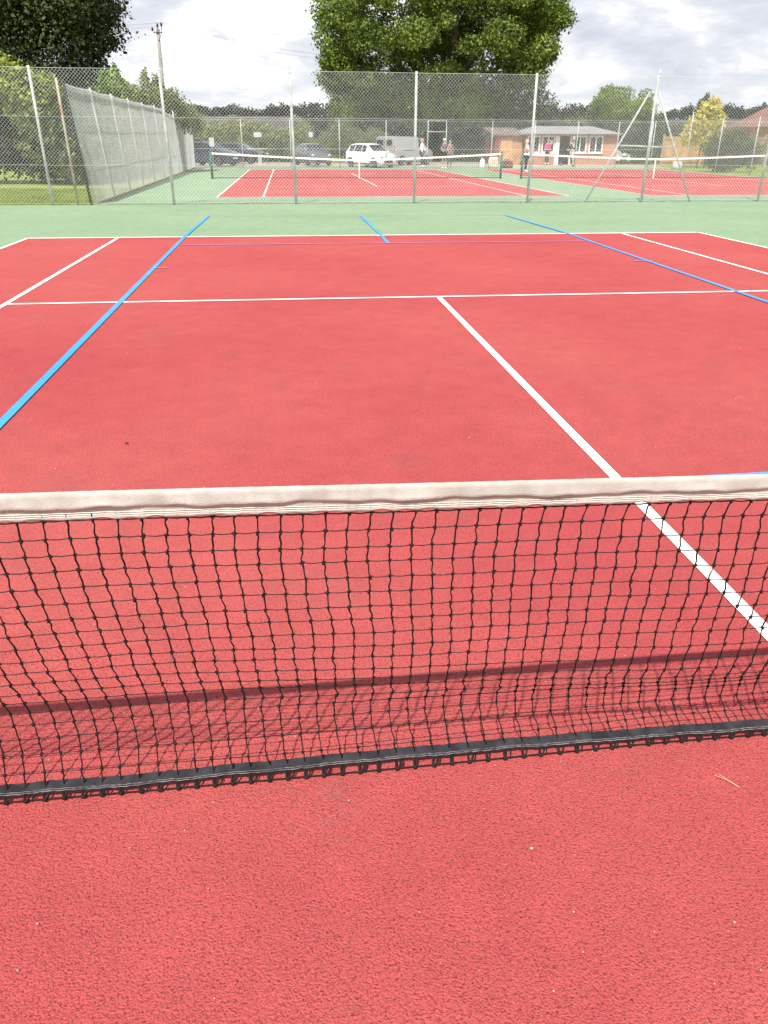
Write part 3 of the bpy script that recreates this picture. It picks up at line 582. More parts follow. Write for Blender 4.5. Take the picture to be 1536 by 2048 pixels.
# hedge beyond the car park
def hedge_run(label, x0, x1, y, ztop, m, n, size, seed, step=0.8, ry=1.0, name='hedge'):
    t = thing(name, ((x0+x1)/2, y, -0.15), label, 'hedge'); bl = []
    x = x0; R = random.Random(seed)
    while x < x1:
        zt = ztop(x) if callable(ztop) else ztop
        bl.append((x, y+R.uniform(-0.4, 0.4), zt*0.68+R.uniform(-0.15, 0.12), step*1.05, ry, zt*0.34)); bl.append((x+step/2, y-0.3, zt*0.28, step*1.1, ry, zt*0.36)); x += step
    leaf_cloud('foliage', bl, n, size, m, t, seed, 0.4); stem_bits(t, [(x0+(x1-x0)*k/6, y, 1.0) for k in range(1, 6)]); return t
hedge_run('sunlit yellow green hedge along the far side of the car park', -11, 0.6, 68, lambda x: 2.9+0.3*math.sin(x*0.9)-0.03*(x+11), leafmat('yellow_hedge_leaves', (0.17, 0.21, 0.045), (0.29, 0.29, 0.09), vs=0.8), 26000, 0.17, 21)
hedge_run('low tangled dark scrub in front of the yellow green hedge', -9, 0.4, 65.3, lambda x: 1.35+0.3*math.sin(x*1.7), leafmat('scrub_leaves', (0.045, 0.065, 0.02), (0.09, 0.12, 0.035), vs=1.0, trans=0.12), 12000, 0.16, 22)
hedge_run('shade-coloured dark hedge under the big oak behind the grey van', 0.8, 15.5, 72.5, lambda x: 3.4+0.3*math.sin(x*1.1), leafmat('shade_toned_hedge_leaves', (0.016, 0.022, 0.010), (0.032, 0.044, 0.016), trans=0.08), 30000, 0.18, 23)  # shade under the oak is built into the near-black leaf albedo
t = thing('bush', (3.0, 62.5, -0.15), 'pale green bushy shrub rising behind the grey and white cars', 'bush')
leaf_cloud('foliage', [(2.6, 62.5, 1.7, 1.0, 0.8, 1.1), (3.6, 62.6, 1.4, 0.9, 0.8, 1.0), (5.2, 62.8, 1.5, 1.1, 0.8, 0.8), (1.7, 62.6, 1.0, 0.8, 0.7, 1.0)], 9000, 0.14, leafmat('pale_bush_leaves', (0.13, 0.165, 0.05), (0.18, 0.21, 0.07)), t, 24, 0.4); stem_bits(t, [(2.6, 62.5, 1.5), (3.6, 62.6, 1.2)])
hedge_run('mid green hedge between the oak and the pavilion roof', 15.5, 24.5, 68, lambda x: 3.7+0.4*math.sin(x*0.8), HG, 16000, 0.18, 25)
t = thing('maple_tree', (26.2, 67, -0.15), 'bright green dome shaped tree behind the right end of the pavilion', 'tree')
leaf_cloud('crown', shell_blobs((26.2, 67, 3.7), (2.9, 2.4, 1.9), 26, 0.6, 1.0, 31, 2.4) + [(26, 67, 3.4, 1.8, 1.6, 1.3), (28.4, 66.5, 2.6, 0.9, 0.8, 1.0)], 16000, 0.17, leafmat('maple_leaves', (0.14, 0.21, 0.03), (0.21, 0.28, 0.05)), t, 31, 0.45); limbs(t, (26.2, 67, -0.15), 1.6, 0.16, [(24.5, 67, 4.5), (26.3, 66.5, 5.3), (28, 67, 4.4)])
hedge_run('dark green shrubs right of the pavilion under the diagonal struts', 23.2, 28.4, 61, lambda x: 2.9+0.25*math.sin(x*2), leafmat('shrub_leaves', (0.04, 0.06, 0.025), (0.085, 0.11, 0.045), trans=0.12), 12000, 0.16, 32)
t = thing('fir_tree', (28.2, 57.5, -0.15), 'dark spiky conifer behind the yellow bush', 'tree')
bl = [(28.2+random.uniform(-0.15, 0.15), 57.5, 0.6+k*0.33, 1.5-0.115*k, 1.3-0.1*k, 0.25) for k in range(12)]
leaf_cloud('crown', bl, 9000, 0.16, leafmat('fir_needles', (0.045, 0.06, 0.035), (0.09, 0.10, 0.05)), t, 33, 0.3); limbs(t, (28.2, 57.5, -0.15), 3.6, 0.09, [(28.3, 57.5, 4.5), (27.6, 57.4, 4.0), (28.8, 57.6, 4.0)])
t = thing('golden_bush', (25.5, 50.8, -0.15), 'golden yellow leaning shrub against the timber fence on the right', 'bush')
leaf_cloud('foliage', [(25.3, 50.8, 3.2, 0.75, 0.6, 0.55), (25.7, 50.8, 2.6, 0.7, 0.6, 0.6), (24.6, 50.8, 2.3, 0.7, 0.6, 0.7), (24.1, 50.8, 1.6, 0.5, 0.5, 0.5), (25.5, 50.8, 3.65, 0.4, 0.35, 0.3), (25.9, 50.8, 1.8, 0.5, 0.5, 0.5), (25.1, 50.8, 1.6, 0.6, 0.5, 0.6)], 9000, 0.13, leafmat('golden_leaves', (0.52, 0.46, 0.07), (0.64, 0.56, 0.15)), t, 34, 0.4); stem_bits(t, [(25, 50.8, 2.4), (25.5, 50.8, 3)])
t = thing('bush', (22.9, 43.8, -0.15), 'rounded dark bush by the court edge right of the timber fence', 'bush')
leaf_cloud('foliage', [(22.6, 43.8, 1.0, 0.9, 0.8, 1.0), (23.4, 43.6, 1.3, 0.9, 0.8, 0.85), (24.2, 43.4, 0.8, 0.8, 0.7, 0.8), (23.0, 43.8, 0.5, 1.1, 0.8, 0.7)], 9000, 0.12, leafmat('privet_leaves', (0.06, 0.09, 0.03), (0.12, 0.155, 0.055)), t, 35, 0.4); stem_bits(t, [(22.7, 43.8, 0.8), (23.4, 43.7, 1)])
t = thing('bush', (28.0, 46, -0.15), 'pale grey green shrub at the right edge in front of the bungalow', 'bush')
leaf_cloud('foliage', [(27.4, 46, 1.2, 0.8, 0.7, 1.1), (28.4, 46, 1.6, 1.0, 0.8, 1.0), (29.4, 46, 1.8, 0.9, 0.8, 0.9), (28.2, 45.6, 0.4, 1.6, 0.8, 0.6)], 8000, 0.13, leafmat('sage_leaves', (0.12, 0.15, 0.08), (0.19, 0.22, 0.12)), t, 36, 0.4); stem_bits(t, [(27.6, 46, 0.9), (28.6, 46, 1)])
# distant wood
R = np.random.default_rng(77); bl = []
for x in np.arange(-330, 520, 5.0):
    h = 5.6+1.2*math.sin(x*0.05)+1.1*math.sin(x*0.21+1)+R.normal()*0.7; bl.append((x+R.normal(), 505+R.normal()*8, 13.6+h*0.5, 4.2+R.random()*1.5, 4, h*0.62))
tag(leaf_cloud('distant_wood', bl, 60000, 1.5, leafmat('distant_wood_leaves', (0.020, 0.028, 0.018), (0.034, 0.042, 0.026), vs=0.05, trans=0.05), None, 78, 0.3), 'dark line of woodland along the horizon', 'wood', kind='stuff')
R2 = np.random.default_rng(5); bl = []
for x in np.arange(-120, 300, 3.2):
    bl.append((x, 150+R2.normal()*2, 1.4+R2.random()*0.5, 2.4, 2, 1.9+0.4*R2.random()))
tag(leaf_cloud('field_hedge', bl, 26000, 0.6, leafmat('field_hedge_leaves', (0.06, 0.075, 0.04), (0.10, 0.11, 0.06), vs=0.08, trans=0.08), None, 79, 0.3), 'low continuous hedge at the foot of the far field', 'hedge', kind='stuff')
# lawn blades along the left of the fence
R = np.random.default_rng(9); n = 26000
P = np.stack([R.uniform(-13.5, -6.65, n), R.uniform(20.95, 28.5, n), np.full(n, -0.16)], 1); an = R.uniform(0, PI, n); h = R.uniform(0.02, 0.065, n); w = 0.010
dx = np.stack([np.cos(an)*w, np.sin(an)*w, np.zeros(n)], 1); tip = np.stack([R.normal(0, 0.02, n), R.normal(0, 0.02, n), h], 1)
V = np.stack([P-dx, P+dx, P+tip], 1).reshape(-1, 3)
tag(np_obj('grass', V, np.arange(3*n).reshape(n, 3), mat('grass_blades', (0.22, 0.29, 0.045), 0.8, island=0.4, trans=0.3, var=0.3, vscale=1.5)), 'short sunlit grass beyond the left end of the fence', 'grass', kind='stuff')
# ------------------------------------------------------------------ pavilion, bungalow, timber fence
def brickmat(name, c1, c2, mortar, sc):
    m = bpy.data.materials.new(name); m.use_nodes = True; t = m.node_tree; b = t.nodes['Principled BSDF']; b.inputs['Roughness'].default_value = 0.9
    co = t.nodes.new('ShaderNodeTexCoord'); mpn = t.nodes.new('ShaderNodeMapping'); mpn.inputs['Rotation'].default_value = (PI/2, 0, 0)
    br = t.nodes.new('ShaderNodeTexBrick'); br.inputs['Scale'].default_value = sc; br.inputs['Color1'].default_value = (*c1, 1); br.inputs['Color2'].default_value = (*c2, 1); br.inputs['Mortar'].default_value = (*mortar, 1)
    br.inputs['Brick Width'].default_value = 0.225; br.inputs['Row Height'].default_value = 0.075; br.inputs['Mortar Size'].default_value = 0.008
    t.links.new(co.outputs['Object'], mpn.inputs[0]); t.links.new(mpn.outputs[0], br.inputs['Vector']); t.links.new(br.outputs['Color'], b.inputs['Base Color']); return m
BRICK = brickmat('orange_brick', (0.50, 0.22, 0.12), (0.40, 0.155, 0.085), (0.42, 0.32, 0.24), 1.0)
UPVC = mat('white_upvc', (0.78, 0.78, 0.77), 0.4, var=0.04)
GLASS = mat('dark_glazing', (0.02, 0.024, 0.024), 0.06, spec=0.8)
FELT = mat('grey_roof_felt', (0.235, 0.232, 0.230), 0.9, var=0.12, vscale=1.5, bump=0.3, bscale=20)
TIMB = mat('orange_timber', (0.42, 0.23, 0.11), 0.8, var=0.2, vscale=3)
DREDT = mat('dark_red_tiles', (0.19, 0.09, 0.08), 0.85, col2=(0.26, 0.135, 0.11), vscale=2)
pv = thing('pavilion', (18.9, 57.6, -0.15), 'low orange brick club pavilion with grey hipped roof and white framed windows', 'building')
PX = lambda px: 15.50+(px-1055)*0.03644-18.9      # metres along the front wall
def hipped(mb, x0, x1, y0, y1, ze, zr, ov, th=0.08):
    xa, xb, ya, yb = x0-ov, x1+ov, y0-ov, y1+ov; ym = (ya+yb)/2; h = (yb-ya)/2*0.55
    mb.add([(xa, ya, ze), (xb, ya, ze), (xb, yb, ze), (xa, yb, ze), (xa+h, ym, zr), (xb-h, ym, zr), (xa, ya, ze-th), (xb, ya, ze-th), (xb, yb, ze-th), (xa, yb, ze-th)],
           [(0, 1, 5, 4), (1, 2, 5), (2, 3, 4, 5), (3, 0, 4), (0, 6, 7, 1), (1, 7, 8, 2), (2, 8, 9, 3), (3, 9, 6, 0), (6, 9, 8, 7)])
x0, x1 = PX(1055), PX(1241); HE = 1.93
q = MB(); openings = [(PX(1058), PX(1083), 0.78, 1.86), (PX(1087), PX(1112.5), 0.78, 1.86), (PX(1122), PX(1143), 0.0, 1.88), (PX(1150), PX(1177), 0.78, 1.86), (PX(1182), PX(1210), 0.78, 1.86)]
def wall_with_holes(q, x0, x1, z0, z1, y, th, holes):
    xs = sorted({x0, x1, *[h[0] for h in holes], *[h[1] for h in holes]})
    for a, b in zip(xs, xs[1:]):
        hs = [h for h in holes if h[0] <= a+1e-6 and h[1] >= b-1e-6]
        if not hs: q.box(((a+b)/2, y+th/2, (z0+z1)/2), (b-a, th, z1-z0))
        else:
            h = hs[0]
            if h[2] > z0: q.box(((a+b)/2, y+th/2, (z0+h[2])/2), (b-a, th, h[2]-z0))
            if h[3] < z1: q.box(((a+b)/2, y+th/2, (z1+h[3])/2), (b-a, th, z1-h[3]))
wall_with_holes(q, x0, x1, 0, HE, 0, 0.22, openings)
q.box((x0+0.11, 2.4, HE/2), (0.22, 4.36, HE)); q.box((x1-0.11, 2.4, HE/2), (0.22, 4.36, HE)); q.box(((x0+x1)/2, 4.69, HE/2), (x1-x0, 0.22, HE))
q.build('wall', BRICK, pv)
q = MB(); q.box(((x0+x1)/2, 2.3, 0.02), (x1-x0-0.5, 4.3, 0.04)); q.build('floor', mat('dark_floor', (0.08, 0.075, 0.07), 0.8), pv)
q = MB(); hipped(q, x0, x1, 0, 4.8, HE+0.06, 2.52, 0.28); rf_ = q.build('roof', FELT, pv)
q = MB(); q.box(((x0+x1)/2, -0.30, HE+0.0), (x1-x0+0.6, 0.03, 0.13)); q.build('fascia', mat('dark_fascia', (0.10, 0.09, 0.085), 0.6), rf_)
for a, b, za, zb in openings:
    w = b-a; cx = (a+b)/2
    if za > 0:
        q = MB(); fr = 0.075
        for xx in (a+fr/2, b-fr/2, cx): q.box((xx, 0.05, (za+zb)/2), (fr, 0.09, zb-za))
        for zz in (za+fr/2, zb-fr/2): q.box((cx, 0.052, zz), (w-0.002, 0.084, fr))
        wd = q.build('window_frame', UPVC, pv)
        q = MB(); q.box((cx, 0.08, (za+zb)/2), (w-0.1, 0.012, zb-za-0.1)); q.build('pane', GLASS, wd)
        q = MB(); q.box((cx, -0.03, za-0.03), (w+0.06, 0.12, 0.05)); q.build('sill', UPVC, wd)
    else:
        q = MB()
        for xx, ww in ((a-0.16, 0.30), (b+0.05, 0.10)): q.box((xx, -0.02, zb/2), (ww, 0.06, zb))
        q.box((cx, -0.02, zb+0.01), (w, 0.06, 0.06)); dr = q.build('door_frame', UPVC, pv)
        q = MB(); rot = Matrix.Rotation(math.radians(62), 3, 'Z'); q.box((b+0.17, -0.36, zb/2), (0.72, 0.05, zb-0.05), rot); dd = q.build('door', UPVC, pv)
        q = MB(); q.box((b-0.02, -0.62, 0.95), (0.04, 0.10, 0.03), rot); q.build('handle', mat('brass', (0.5, 0.4, 0.2), 0.4, metal=1.0), dd)
q = MB(); q.box((PX(1106), 0.062, 1.45), (0.2, 0.006, 0.28)); q.build('notice', mat('paper', (0.75, 0.75, 0.72), 0.8), pv)
# timber wing
wg = thing('shed', (14.5, 58.2, -0.15), 'orange timber shed with a dark roof joined to the left end of the pavilion', 'shed')
q = MB(); q.box((0.05, 1.5, 0.93), (1.75, 3.0, 1.86)); q.build('wall', TIMB, wg)
q = MB(); q.box((-0.98, 1.3, 0.9), (0.28, 3.1, 1.8)); q.build('side_panel', mat('dark_red_boards', (0.20, 0.07, 0.06), 0.8, var=0.25), wg)
q = MB(); q.box((-0.25, -0.03, 0.86), (0.85, 0.05, 1.70)); d_ = q.build('door', mat('light_timber', (0.5, 0.29, 0.15), 0.7, var=0.2), wg)
for xx in (-0.5, -0.25, 0.0): q = MB(); q.box((xx, -0.06, 0.86), (0.02, 0.012, 1.6)); q.build('batten', TIMB, d_)
q = MB(); q.add([(-1.3, -0.25, 1.86), (1.0, -0.25, 1.86), (1.0, 3.2, 2.35), (-1.3, 3.2, 2.35), (-1.3, -0.25, 1.94), (1.0, -0.25, 1.94), (1.0, 3.2, 2.43), (-1.3, 3.2, 2.43)], [(0, 3, 2, 1), (4, 5, 6, 7), (0, 1, 5, 4), (1, 2, 6, 5), (2, 3, 7, 6), (3, 0, 4, 7)]); q.build('roof', mat('dark_shed_roof', (0.16, 0.12, 0.115), 0.9, var=0.2), wg)
hs = thing('bungalow', (42.8, 62, -0.15), 'brick bungalow with a sloping red brown tiled roof at the right edge', 'house')
q = MB(); wall_with_holes(q, -5.2, 6, 0, 2.55, 0, 0.25, [(-3.6, -2.2, 0.9, 2.1), (1, 2.6, 0.9, 2.1)]); q.box((-5.08, 4.1, 1.275), (0.24, 7.7, 2.55)); q.box((5.88, 4.1, 1.275), (0.24, 7.7, 2.55)); q.box((0.4, 8.06, 1.275), (11.2, 0.22, 2.55)); q.build('wall', BRICK, hs)
q = MB(); hipped(q, -5.2, 6, 0, 8.2, 2.66, 4.9, 0.4, 0.14); rr_ = q.build('roof', DREDT, hs); q = MB(); q.box((2.5, 4.1, 5.0), (0.6, 0.6, 1.3)); q.build('chimney', BRICK, rr_)
for a, b in ((-3.6, -2.2), (1, 2.6)):
    q = MB(); cx = (a+b)/2
    for xx in (a+0.04, b-0.04, cx): q.box((xx, 0.06, 1.5), (0.08, 0.08, 1.2))
    for zz in (0.94, 2.06): q.box((cx, 0.062, zz), (b-a-0.002, 0.075, 0.08))
    wd = q.build('window_frame', UPVC, hs); q = MB(); q.box((cx, 0.09, 1.5), (b-a-0.1, 0.01, 1.1)); q.build('pane', GLASS, wd)
tf = thing('timber_fence', (28, 54.2, -0.15), 'weathered orange brown timber panel fence behind the golden bush', 'fence')
tones = [(0.44, 0.27, 0.13), (0.40, 0.24, 0.11), (0.22, 0.14, 0.10), (0.30, 0.22, 0.15), (0.42, 0.29, 0.16), (0.36, 0.30, 0.24), (0.38, 0.33, 0.27)]
for k in range(7):
    xa = -3.9+k*1.83; q = MB()
    for b in range(12): q.box((xa+0.075+b*0.152, 0.0 if b % 2 else 0.018, 0.95), (0.146, 0.016, 1.78))
    q.box((xa+0.91, -0.03, 1.72), (1.80, 0.05, 0.07)); q.box((xa+0.91, -0.03, 0.30), (1.80, 0.05, 0.07))
    q.build('panel', mat('fence_timber_%d' % k, tones[k], 0.85, var=0.22, vscale=2.5), tf)
    q = MB(); q.box((xa-0.02, 0, 1.0), (0.09, 0.09, 2.0)); q.build('post', mat('fence_post_timber', (0.40, 0.30, 0.19), 0.85, var=0.2), tf)
# ------------------------------------------------------------------ pole, wires, signs
PW = mat('grey_pole_timber', (0.30, 0.29, 0.27), 0.85, var=0.2, vscale=4)
BRN = mat('brown_insulator', (0.05, 0.02, 0.02), 0.3)
up = thing('utility_pole', (-10.45, 66, -0.15), 'tall weathered wooden electricity pole rising above the hedge', 'utility pole')
q = MB(); q.tube([(0, 0, -0.3), (0.12, 0, 4.5), (0.20, 0, 8.75)], [0.17, 0.145, 0.12], 12); q.build('pole', PW, up, True)
q = MB(); q.box((0.20, -0.13, 8.55), (0.62, 0.07, 0.07)); q.tube([(0.2, -0.13, 8.0), (0.46, -0.13, 8.52)], 0.02, 6); q.build('bracket', mat('bracket_steel', (0.15, 0.15, 0.15), 0.5, metal=0.6), up)
for dx, z in ((-0.16, 8.62), (0.22, 8.86), (0.50, 8.92)):
    q = MB()
    if z > 8.8: q.tube([(dx, -0.13, 8.55), (dx, -0.13, z)], 0.02, 6)
    lathe(q, [(0.03, 0), (0.10, 0.03), (0.05, 0.07), (0.10, 0.11), (0.05, 0.15), (0.08, 0.19), (0.03, 0.24)], (dx, -0.13, z), 10); q.build('insulator', BRN, up, True)
WIRE = mat('overhead_conductor', (0.35, 0.36, 0.38), 0.5)
pl = thing('power_line', (-10.3, 66, 8.8), 'three thin overhead electricity wires sagging from the pole towards the oak', 'power line')
for dx, dz in ((-0.16, -0.05), (0.22, 0.2), (0.50, 0.26)):
    q = MB()
    for (xb, yb, zb) in ((16, 84, 8.6), (-46, 56, 8.6)):
        A_ = Vector((dx, -0.13, dz-0.03)); B_ = Vector((xb+10.3, yb-66, zb-8.8+dz)); q.tube([A_.lerp(B_, t)+Vector((0, 0, -1.3*4*t*(1-t)*0.8)) for t in np.linspace(0, 1, 24)], 0.007, 5, False)
    q.build('wire', WIRE, pl)
SGN = mat('white_sign_board', (0.50, 0.50, 0.50), 0.7); SP = mat('sign_post', (0.25, 0.25, 0.25), 0.6)
for (x, y, z, w, h, lab) in ((-5.92, 52.3, 1.40, 0.30, 0.50, 'small upright white board sign beside the dark blue cars'), (-3.43, 63, 1.87, 0.55, 0.32, 'wide white sign board in front of the yellow green hedge'), (0.50, 63, 1.90, 0.30, 0.34, 'little white square sign above the grey hatchback')):
    t = thing('sign', (x, y, -0.15), lab, 'sign'); q = MB(); q.box((0, 0, z), (w, 0.03, h)); q.build('board', SGN, t); q = MB(); q.tube([(0, 0.035, 0), (0, 0.035, z+h*0.4)], 0.025, 8); q.build('post', SP, t)
t = thing('picnic_table', (-3.35, 57.5, -0.15), 'pale wooden pedestal table on the far side of the car park', 'table')
WD = mat('pale_timber', (0.42, 0.40, 0.36), 0.8, var=0.15)
q = MB()
for k in range(5): q.box((0, -0.3+k*0.15, 0.98), (1.35, 0.14, 0.05))
q.build('tabletop', WD, t); q = MB(); q.box((0.15, 0, 0.49), (0.26, 0.3, 0.92)); q.build('pedestal', WD, t); q = MB(); q.box((0.1, 0, 0.03), (1.0, 0.7, 0.06)); q.build('base', WD, t)
# ------------------------------------------------------------------ cars
TYRE = mat('tyre_rubber', (0.02, 0.02, 0.02), 0.8); RIM = mat('alloy_rim', (0.45, 0.45, 0.46), 0.35, metal=0.7); CGL = mat('car_glass', (0.015, 0.018, 0.02), 0.05, spec=0.9)
PLAS = mat('black_trim', (0.025, 0.025, 0.027), 0.6); LAMP = mat('headlamp_glass', (0.5, 0.52, 0.55), 0.15, spec=0.8); RLAMP = mat('tail_lamp', (0.45, 0.02, 0.02), 0.2)
def paint(name, c, metal=0.0):
    m = mat(name, c, 0.28, metal=metal, spec=0.5); b = m.node_tree.nodes['Principled BSDF']; b.inputs['Coat Weight'].default_value = 0.6; b.inputs['Coat Roughness'].default_value = 0.05; return m
def make_car(label, loc, rz, scale, body_m, st, i_ws, i_sides, i_rear, wheels, wr, cat='car', name='parked_car', wg_=None, lamps=True, group=None):
    t = thing(name, loc, label, cat, group, rz); t.scale = (scale,)*3
    def ring(s):
        x, zl, zb, zt, wl, wb, wt = s
        h = [(0, zl), (wl*0.9, zl), (wl, zl+0.10), (wl*1.01, (zl+zb)/2), (wb, zb), (wt, zt-0.045), (wt*0.82, zt-0.004), (0, zt)]
        return [(x, -y, z) for y, z in h] + [(x, y, z) for y, z in h[-2:0:-1]]
    K = 14; vs = []
    for s in st: vs += ring(s)
    n = len(st); fs = [(a*K+b, a*K+(b+1) % K, (a+1)*K+(b+1) % K, (a+1)*K+b) for a in range(n-1) for b in range(K)] + [tuple(range(K))[::-1], tuple(range((n-1)*K, n*K))]
    q = MB().add(vs, fs); bd = q.build('body', body_m, t, True)
    # wheel arches cut out of the body
    cut = MB(); wmax = max(s[4] for s in st)
    for wx in wheels:
        for sy in (-1, 1):
            c_ = [(wr*1.16*math.cos(a), wr*1.16*math.sin(a)) for a in np.linspace(0, 2*PI, 25)[:-1]]
            ya, yb = sy*(wmax-0.26), sy*(wmax+0.2); vv = [(wx+cx_, ya, wr+cz) for cx_, cz in c_]+[(wx+cx_, yb, wr+cz) for cx_, cz in c_]; k = 24
            cut.add(vv, [(a, (a+1) % k, k+(a+1) % k, k+a) for a in range(k)] + [tuple(range(k))[::-1], tuple(range(k, 2*k))])
    co_ = cut.build('cutter', PLAS, t); bm_ = bmesh.new(); bm_.from_mesh(co_.data); bmesh.ops.recalc_face_normals(bm_, faces=bm_.faces); bm_.to_mesh(co_.data); bm_.free()
    bm_ = bmesh.new(); bm_.from_mesh(bd.data); bmesh.ops.recalc_face_normals(bm_, faces=bm_.faces); bm_.to_mesh(bd.data); bm_.free()
    md = bd.modifiers.new('arch', 'BOOLEAN'); md.operation = 'DIFFERENCE'; md.object = co_; md.solver = 'EXACT'
    bpy.context.view_layer.update(); dg = bpy.context.evaluated_depsgraph_get(); me = bpy.data.meshes.new_from_object(bd.evaluated_get(dg)); bd.modifiers.clear(); bd.data = me; bpy.data.objects.remove(co_)
    me.shade_smooth()
    try: me.set_sharp_from_angle(angle=math.radians(35))
    except Exception: pass
    P = lambda a, b: Vector(vs[a*K+b])
    def panel(a, b, k1, k2, nm, m, mg=(0.08, 0.92, 0.10, 0.90), off=0.007):
        A0, A1, B0, B1 = P(a, k1), P(a, k2), P(b, k1), P(b, k2)
        def bl(u, v): return (A0.lerp(B0, u)).lerp(A1.lerp(B1, u), v)
        u0, u1, v0, v1 = mg; c4 = [bl(u0, v0), bl(u1, v0), bl(u1, v1), bl(u0, v1)]; nn = (c4[1]-c4[0]).cross(c4[3]-c4[0]).normalized()
        cen = sum(c4, Vector())/4; 
        if nn.dot(cen-Vector((0, 0, 0.7))) < 0: nn = -nn
        q = MB(); q.add([p+nn*off for p in c4]+[p-nn*0.01 for p in c4], [(0, 1, 2, 3), (4, 7, 6, 5), (0, 4, 5, 1), (1, 5, 6, 2), (2, 6, 7, 3), (3, 7, 4, 0)]); return q.build(nm, m, t)
    def wide(a, nm):
        q = MB(); ring_ = [5, 6, 7, 8, 9]
        top = []
        for k in ring_: A_ = P(a, k); B_ = P(a+1, k); top.append((A_.lerp(B_, 0.06), A_.lerp(B_, 0.94)))
        nn = (top[2][1]-top[2][0]).cross(Vector((0, 1, 0))).normalized(); nn = nn if nn.z > 0 else -nn
        v_ = []
        for i_, (A_, B_) in enumerate(top):
            s_ = 0.94 if i_ in (0, 4) else 1.0
            for p in (A_, B_): v_.append(Vector((p.x, p.y*s_, p.z))+nn*0.008)
        q.add(v_, [(2*i_, 2*i_+1, 2*i_+3, 2*i_+2) for i_ in range(4)]); return q.build(nm, CGL, t)
    wide(i_ws, 'windscreen')
    if i_rear is not None: wide(i_rear, 'rear_window')
    for a in i_sides:
        for k1, k2 in ((4, 5), (10, 9)): panel(a, a+1, k1, k2, 'side_window', CGL, (0.05, 0.95, 0.06, 0.90))
    for wx in wheels:
        for sy in (-1, 1):
            yy = sy*(wmax-0.10); q = MB(); lathe(q, [(wr*0.62, -0.095), (wr*0.95, -0.10), (wr, -0.06), (wr, 0.06), (wr*0.95, 0.10), (wr*0.62, 0.095)], (wx, yy, wr), 24, 'Y'); w_ = q.build('wheel', TYRE, t, True)
            q = MB(); o_ = sy*0.085
            for k in range(5):
                an = 2*PI*k/5+0.3; q.box((wx+math.cos(an)*wr*0.32, yy+o_, wr+math.sin(an)*wr*0.32), (wr*0.58, 0.02, wr*0.16), Matrix.Rotation(-an, 3, 'Y'))
            q2 = [(wr*0.64*math.cos(a), wr*0.64*math.sin(a)) for a in np.linspace(0, 2*PI, 25)]
            q.tube([(wx+c_, yy+o_, wr+s_) for c_, s_ in q2], 0.018, 6, False); q.build('rim', RIM, w_)
    f = st[0]; b = st[-1]; f1 = st[1]; b1 = st[-2]
    for sy in (-1, 1):
        if lamps:
            q = MB(); q.ball((f1[0]-0.02, sy*f1[5]*0.80, f1[2]-0.04), (0.16, 0.13, 0.075), 12, 6, Matrix.Rotation(sy*-0.5, 3, 'Z')); q.build('headlight', LAMP, t, True)
        q = MB(); q.box((b1[0]-0.02, sy*(b1[5]-0.02), b1[2]-0.05), (0.06, 0.07, 0.36 if cat == 'van' else 0.2)); q.build('tail_light', RLAMP, t)
        mi = i_ws+1; m0 = st[mi-1]; q = MB(); q.ball((m0[0]-0.22, sy*(m0[5]+0.12), m0[2]+0.07), (0.05, 0.10, 0.07), 8, 6); q.build('wing_mirror', body_m, t, True)
    q = MB(); q.box((f[0]+0.012, 0, f[1]+0.10), (0.05, f[4]*1.3, 0.14)); q.build('grille', PLAS, t)
    q = MB(); q.box((f[0]+0.035, 0, f[1]+0.22), (0.02, 0.5, 0.10)); q.build('number_plate', mat('plain_plate', (0.7, 0.7, 0.68), 0.5), t)
    q = MB(); q.box((b[0]-0.02, 0, b[1]+0.30), (0.02, 0.5, 0.10)); q.build('number_plate', mat('yellow_plate', (0.7, 0.55, 0.08), 0.5), t)
    q = MB(); q.box(((st[0][0]+st[-1][0])/2, 0, st[3][1]+0.015), ((st[0][0]-st[-1][0])*0.5, wmax*1.9, 0.05)); q.build('sill_trim', PLAS, t)
    return t
ST_CITY = [(1.80, .27, .56, .60, .56, .58, .46), (1.74, .21, .72, .76, .72, .72, .6), (1.45, .19, .82, .90, .80, .77, .66), (0.98, .19, .89, .99, .825, .795, .66), (0.38, .19, .92, 1.40, .83, .80, .585), (-0.05, .19, .93, 1.475, .83, .80, .58), (-0.85, .19, .95, 1.47, .83, .80, .58), (-1.42, .19, .97, 1.41, .825, .79, .565), (-1.70, .24, .96, 1.03, .80, .77, .68), (-1.79, .30, .74, .78, .74, .70, .6)]
ST_VAN = [(2.15, .30, .72, .76, .66, .68, .55), (2.08, .24, .86, .90, .82, .82, .7), (1.75, .22, 1.0, 1.10, .90, .88, .76), (1.42, .22, 1.05, 1.20, .92, .89, .76), (0.86, .22, 1.1, 1.72, .92, .89, .74), (0.45, .22, 1.12, 1.84, .92, .89, .76), (-0.3, .22, 1.12, 1.86, .92, .90, .80), (-1.4, .22, 1.12, 1.86, .92, .90, .81), (-2.05, .24, 1.12, 1.85, .91, .89, .80), (-2.15, .30, 1.1, 1.78, .87, .86, .76)]
ST_HATCH = [(2.05, .28, .60, .64, .60, .62, .5), (1.98, .20, .76, .80, .78, .78, .66), (1.6, .19, .88, .95, .86, .83, .72), (1.0, .19, .94, 1.03, .88, .85, .72), (0.30, .19, .97, 1.42, .89, .85, .62), (-0.2, .19, .98, 1.49, .89, .85, .61), (-1.1, .19, 1.0, 1.47, .89, .85, .61), (-1.65, .20, 1.02, 1.36, .88, .84, .62), (-1.98, .26, .98, 1.04, .85, .82, .72), (-2.05, .32, .8, .84, .78, .76, .64)]
make_car('small bright white hatchback parked nose forward behind the middle court', (3.92, 52.2, -0.15), math.radians(-55), 0.93, paint('white_paint', (0.78, 0.78, 0.77)), ST_CITY, 3, [4, 5, 6], 7, (1.18, -1.22), 0.29)
SILV = paint('silver_grey_paint', (0.36, 0.365, 0.37), 0.25)
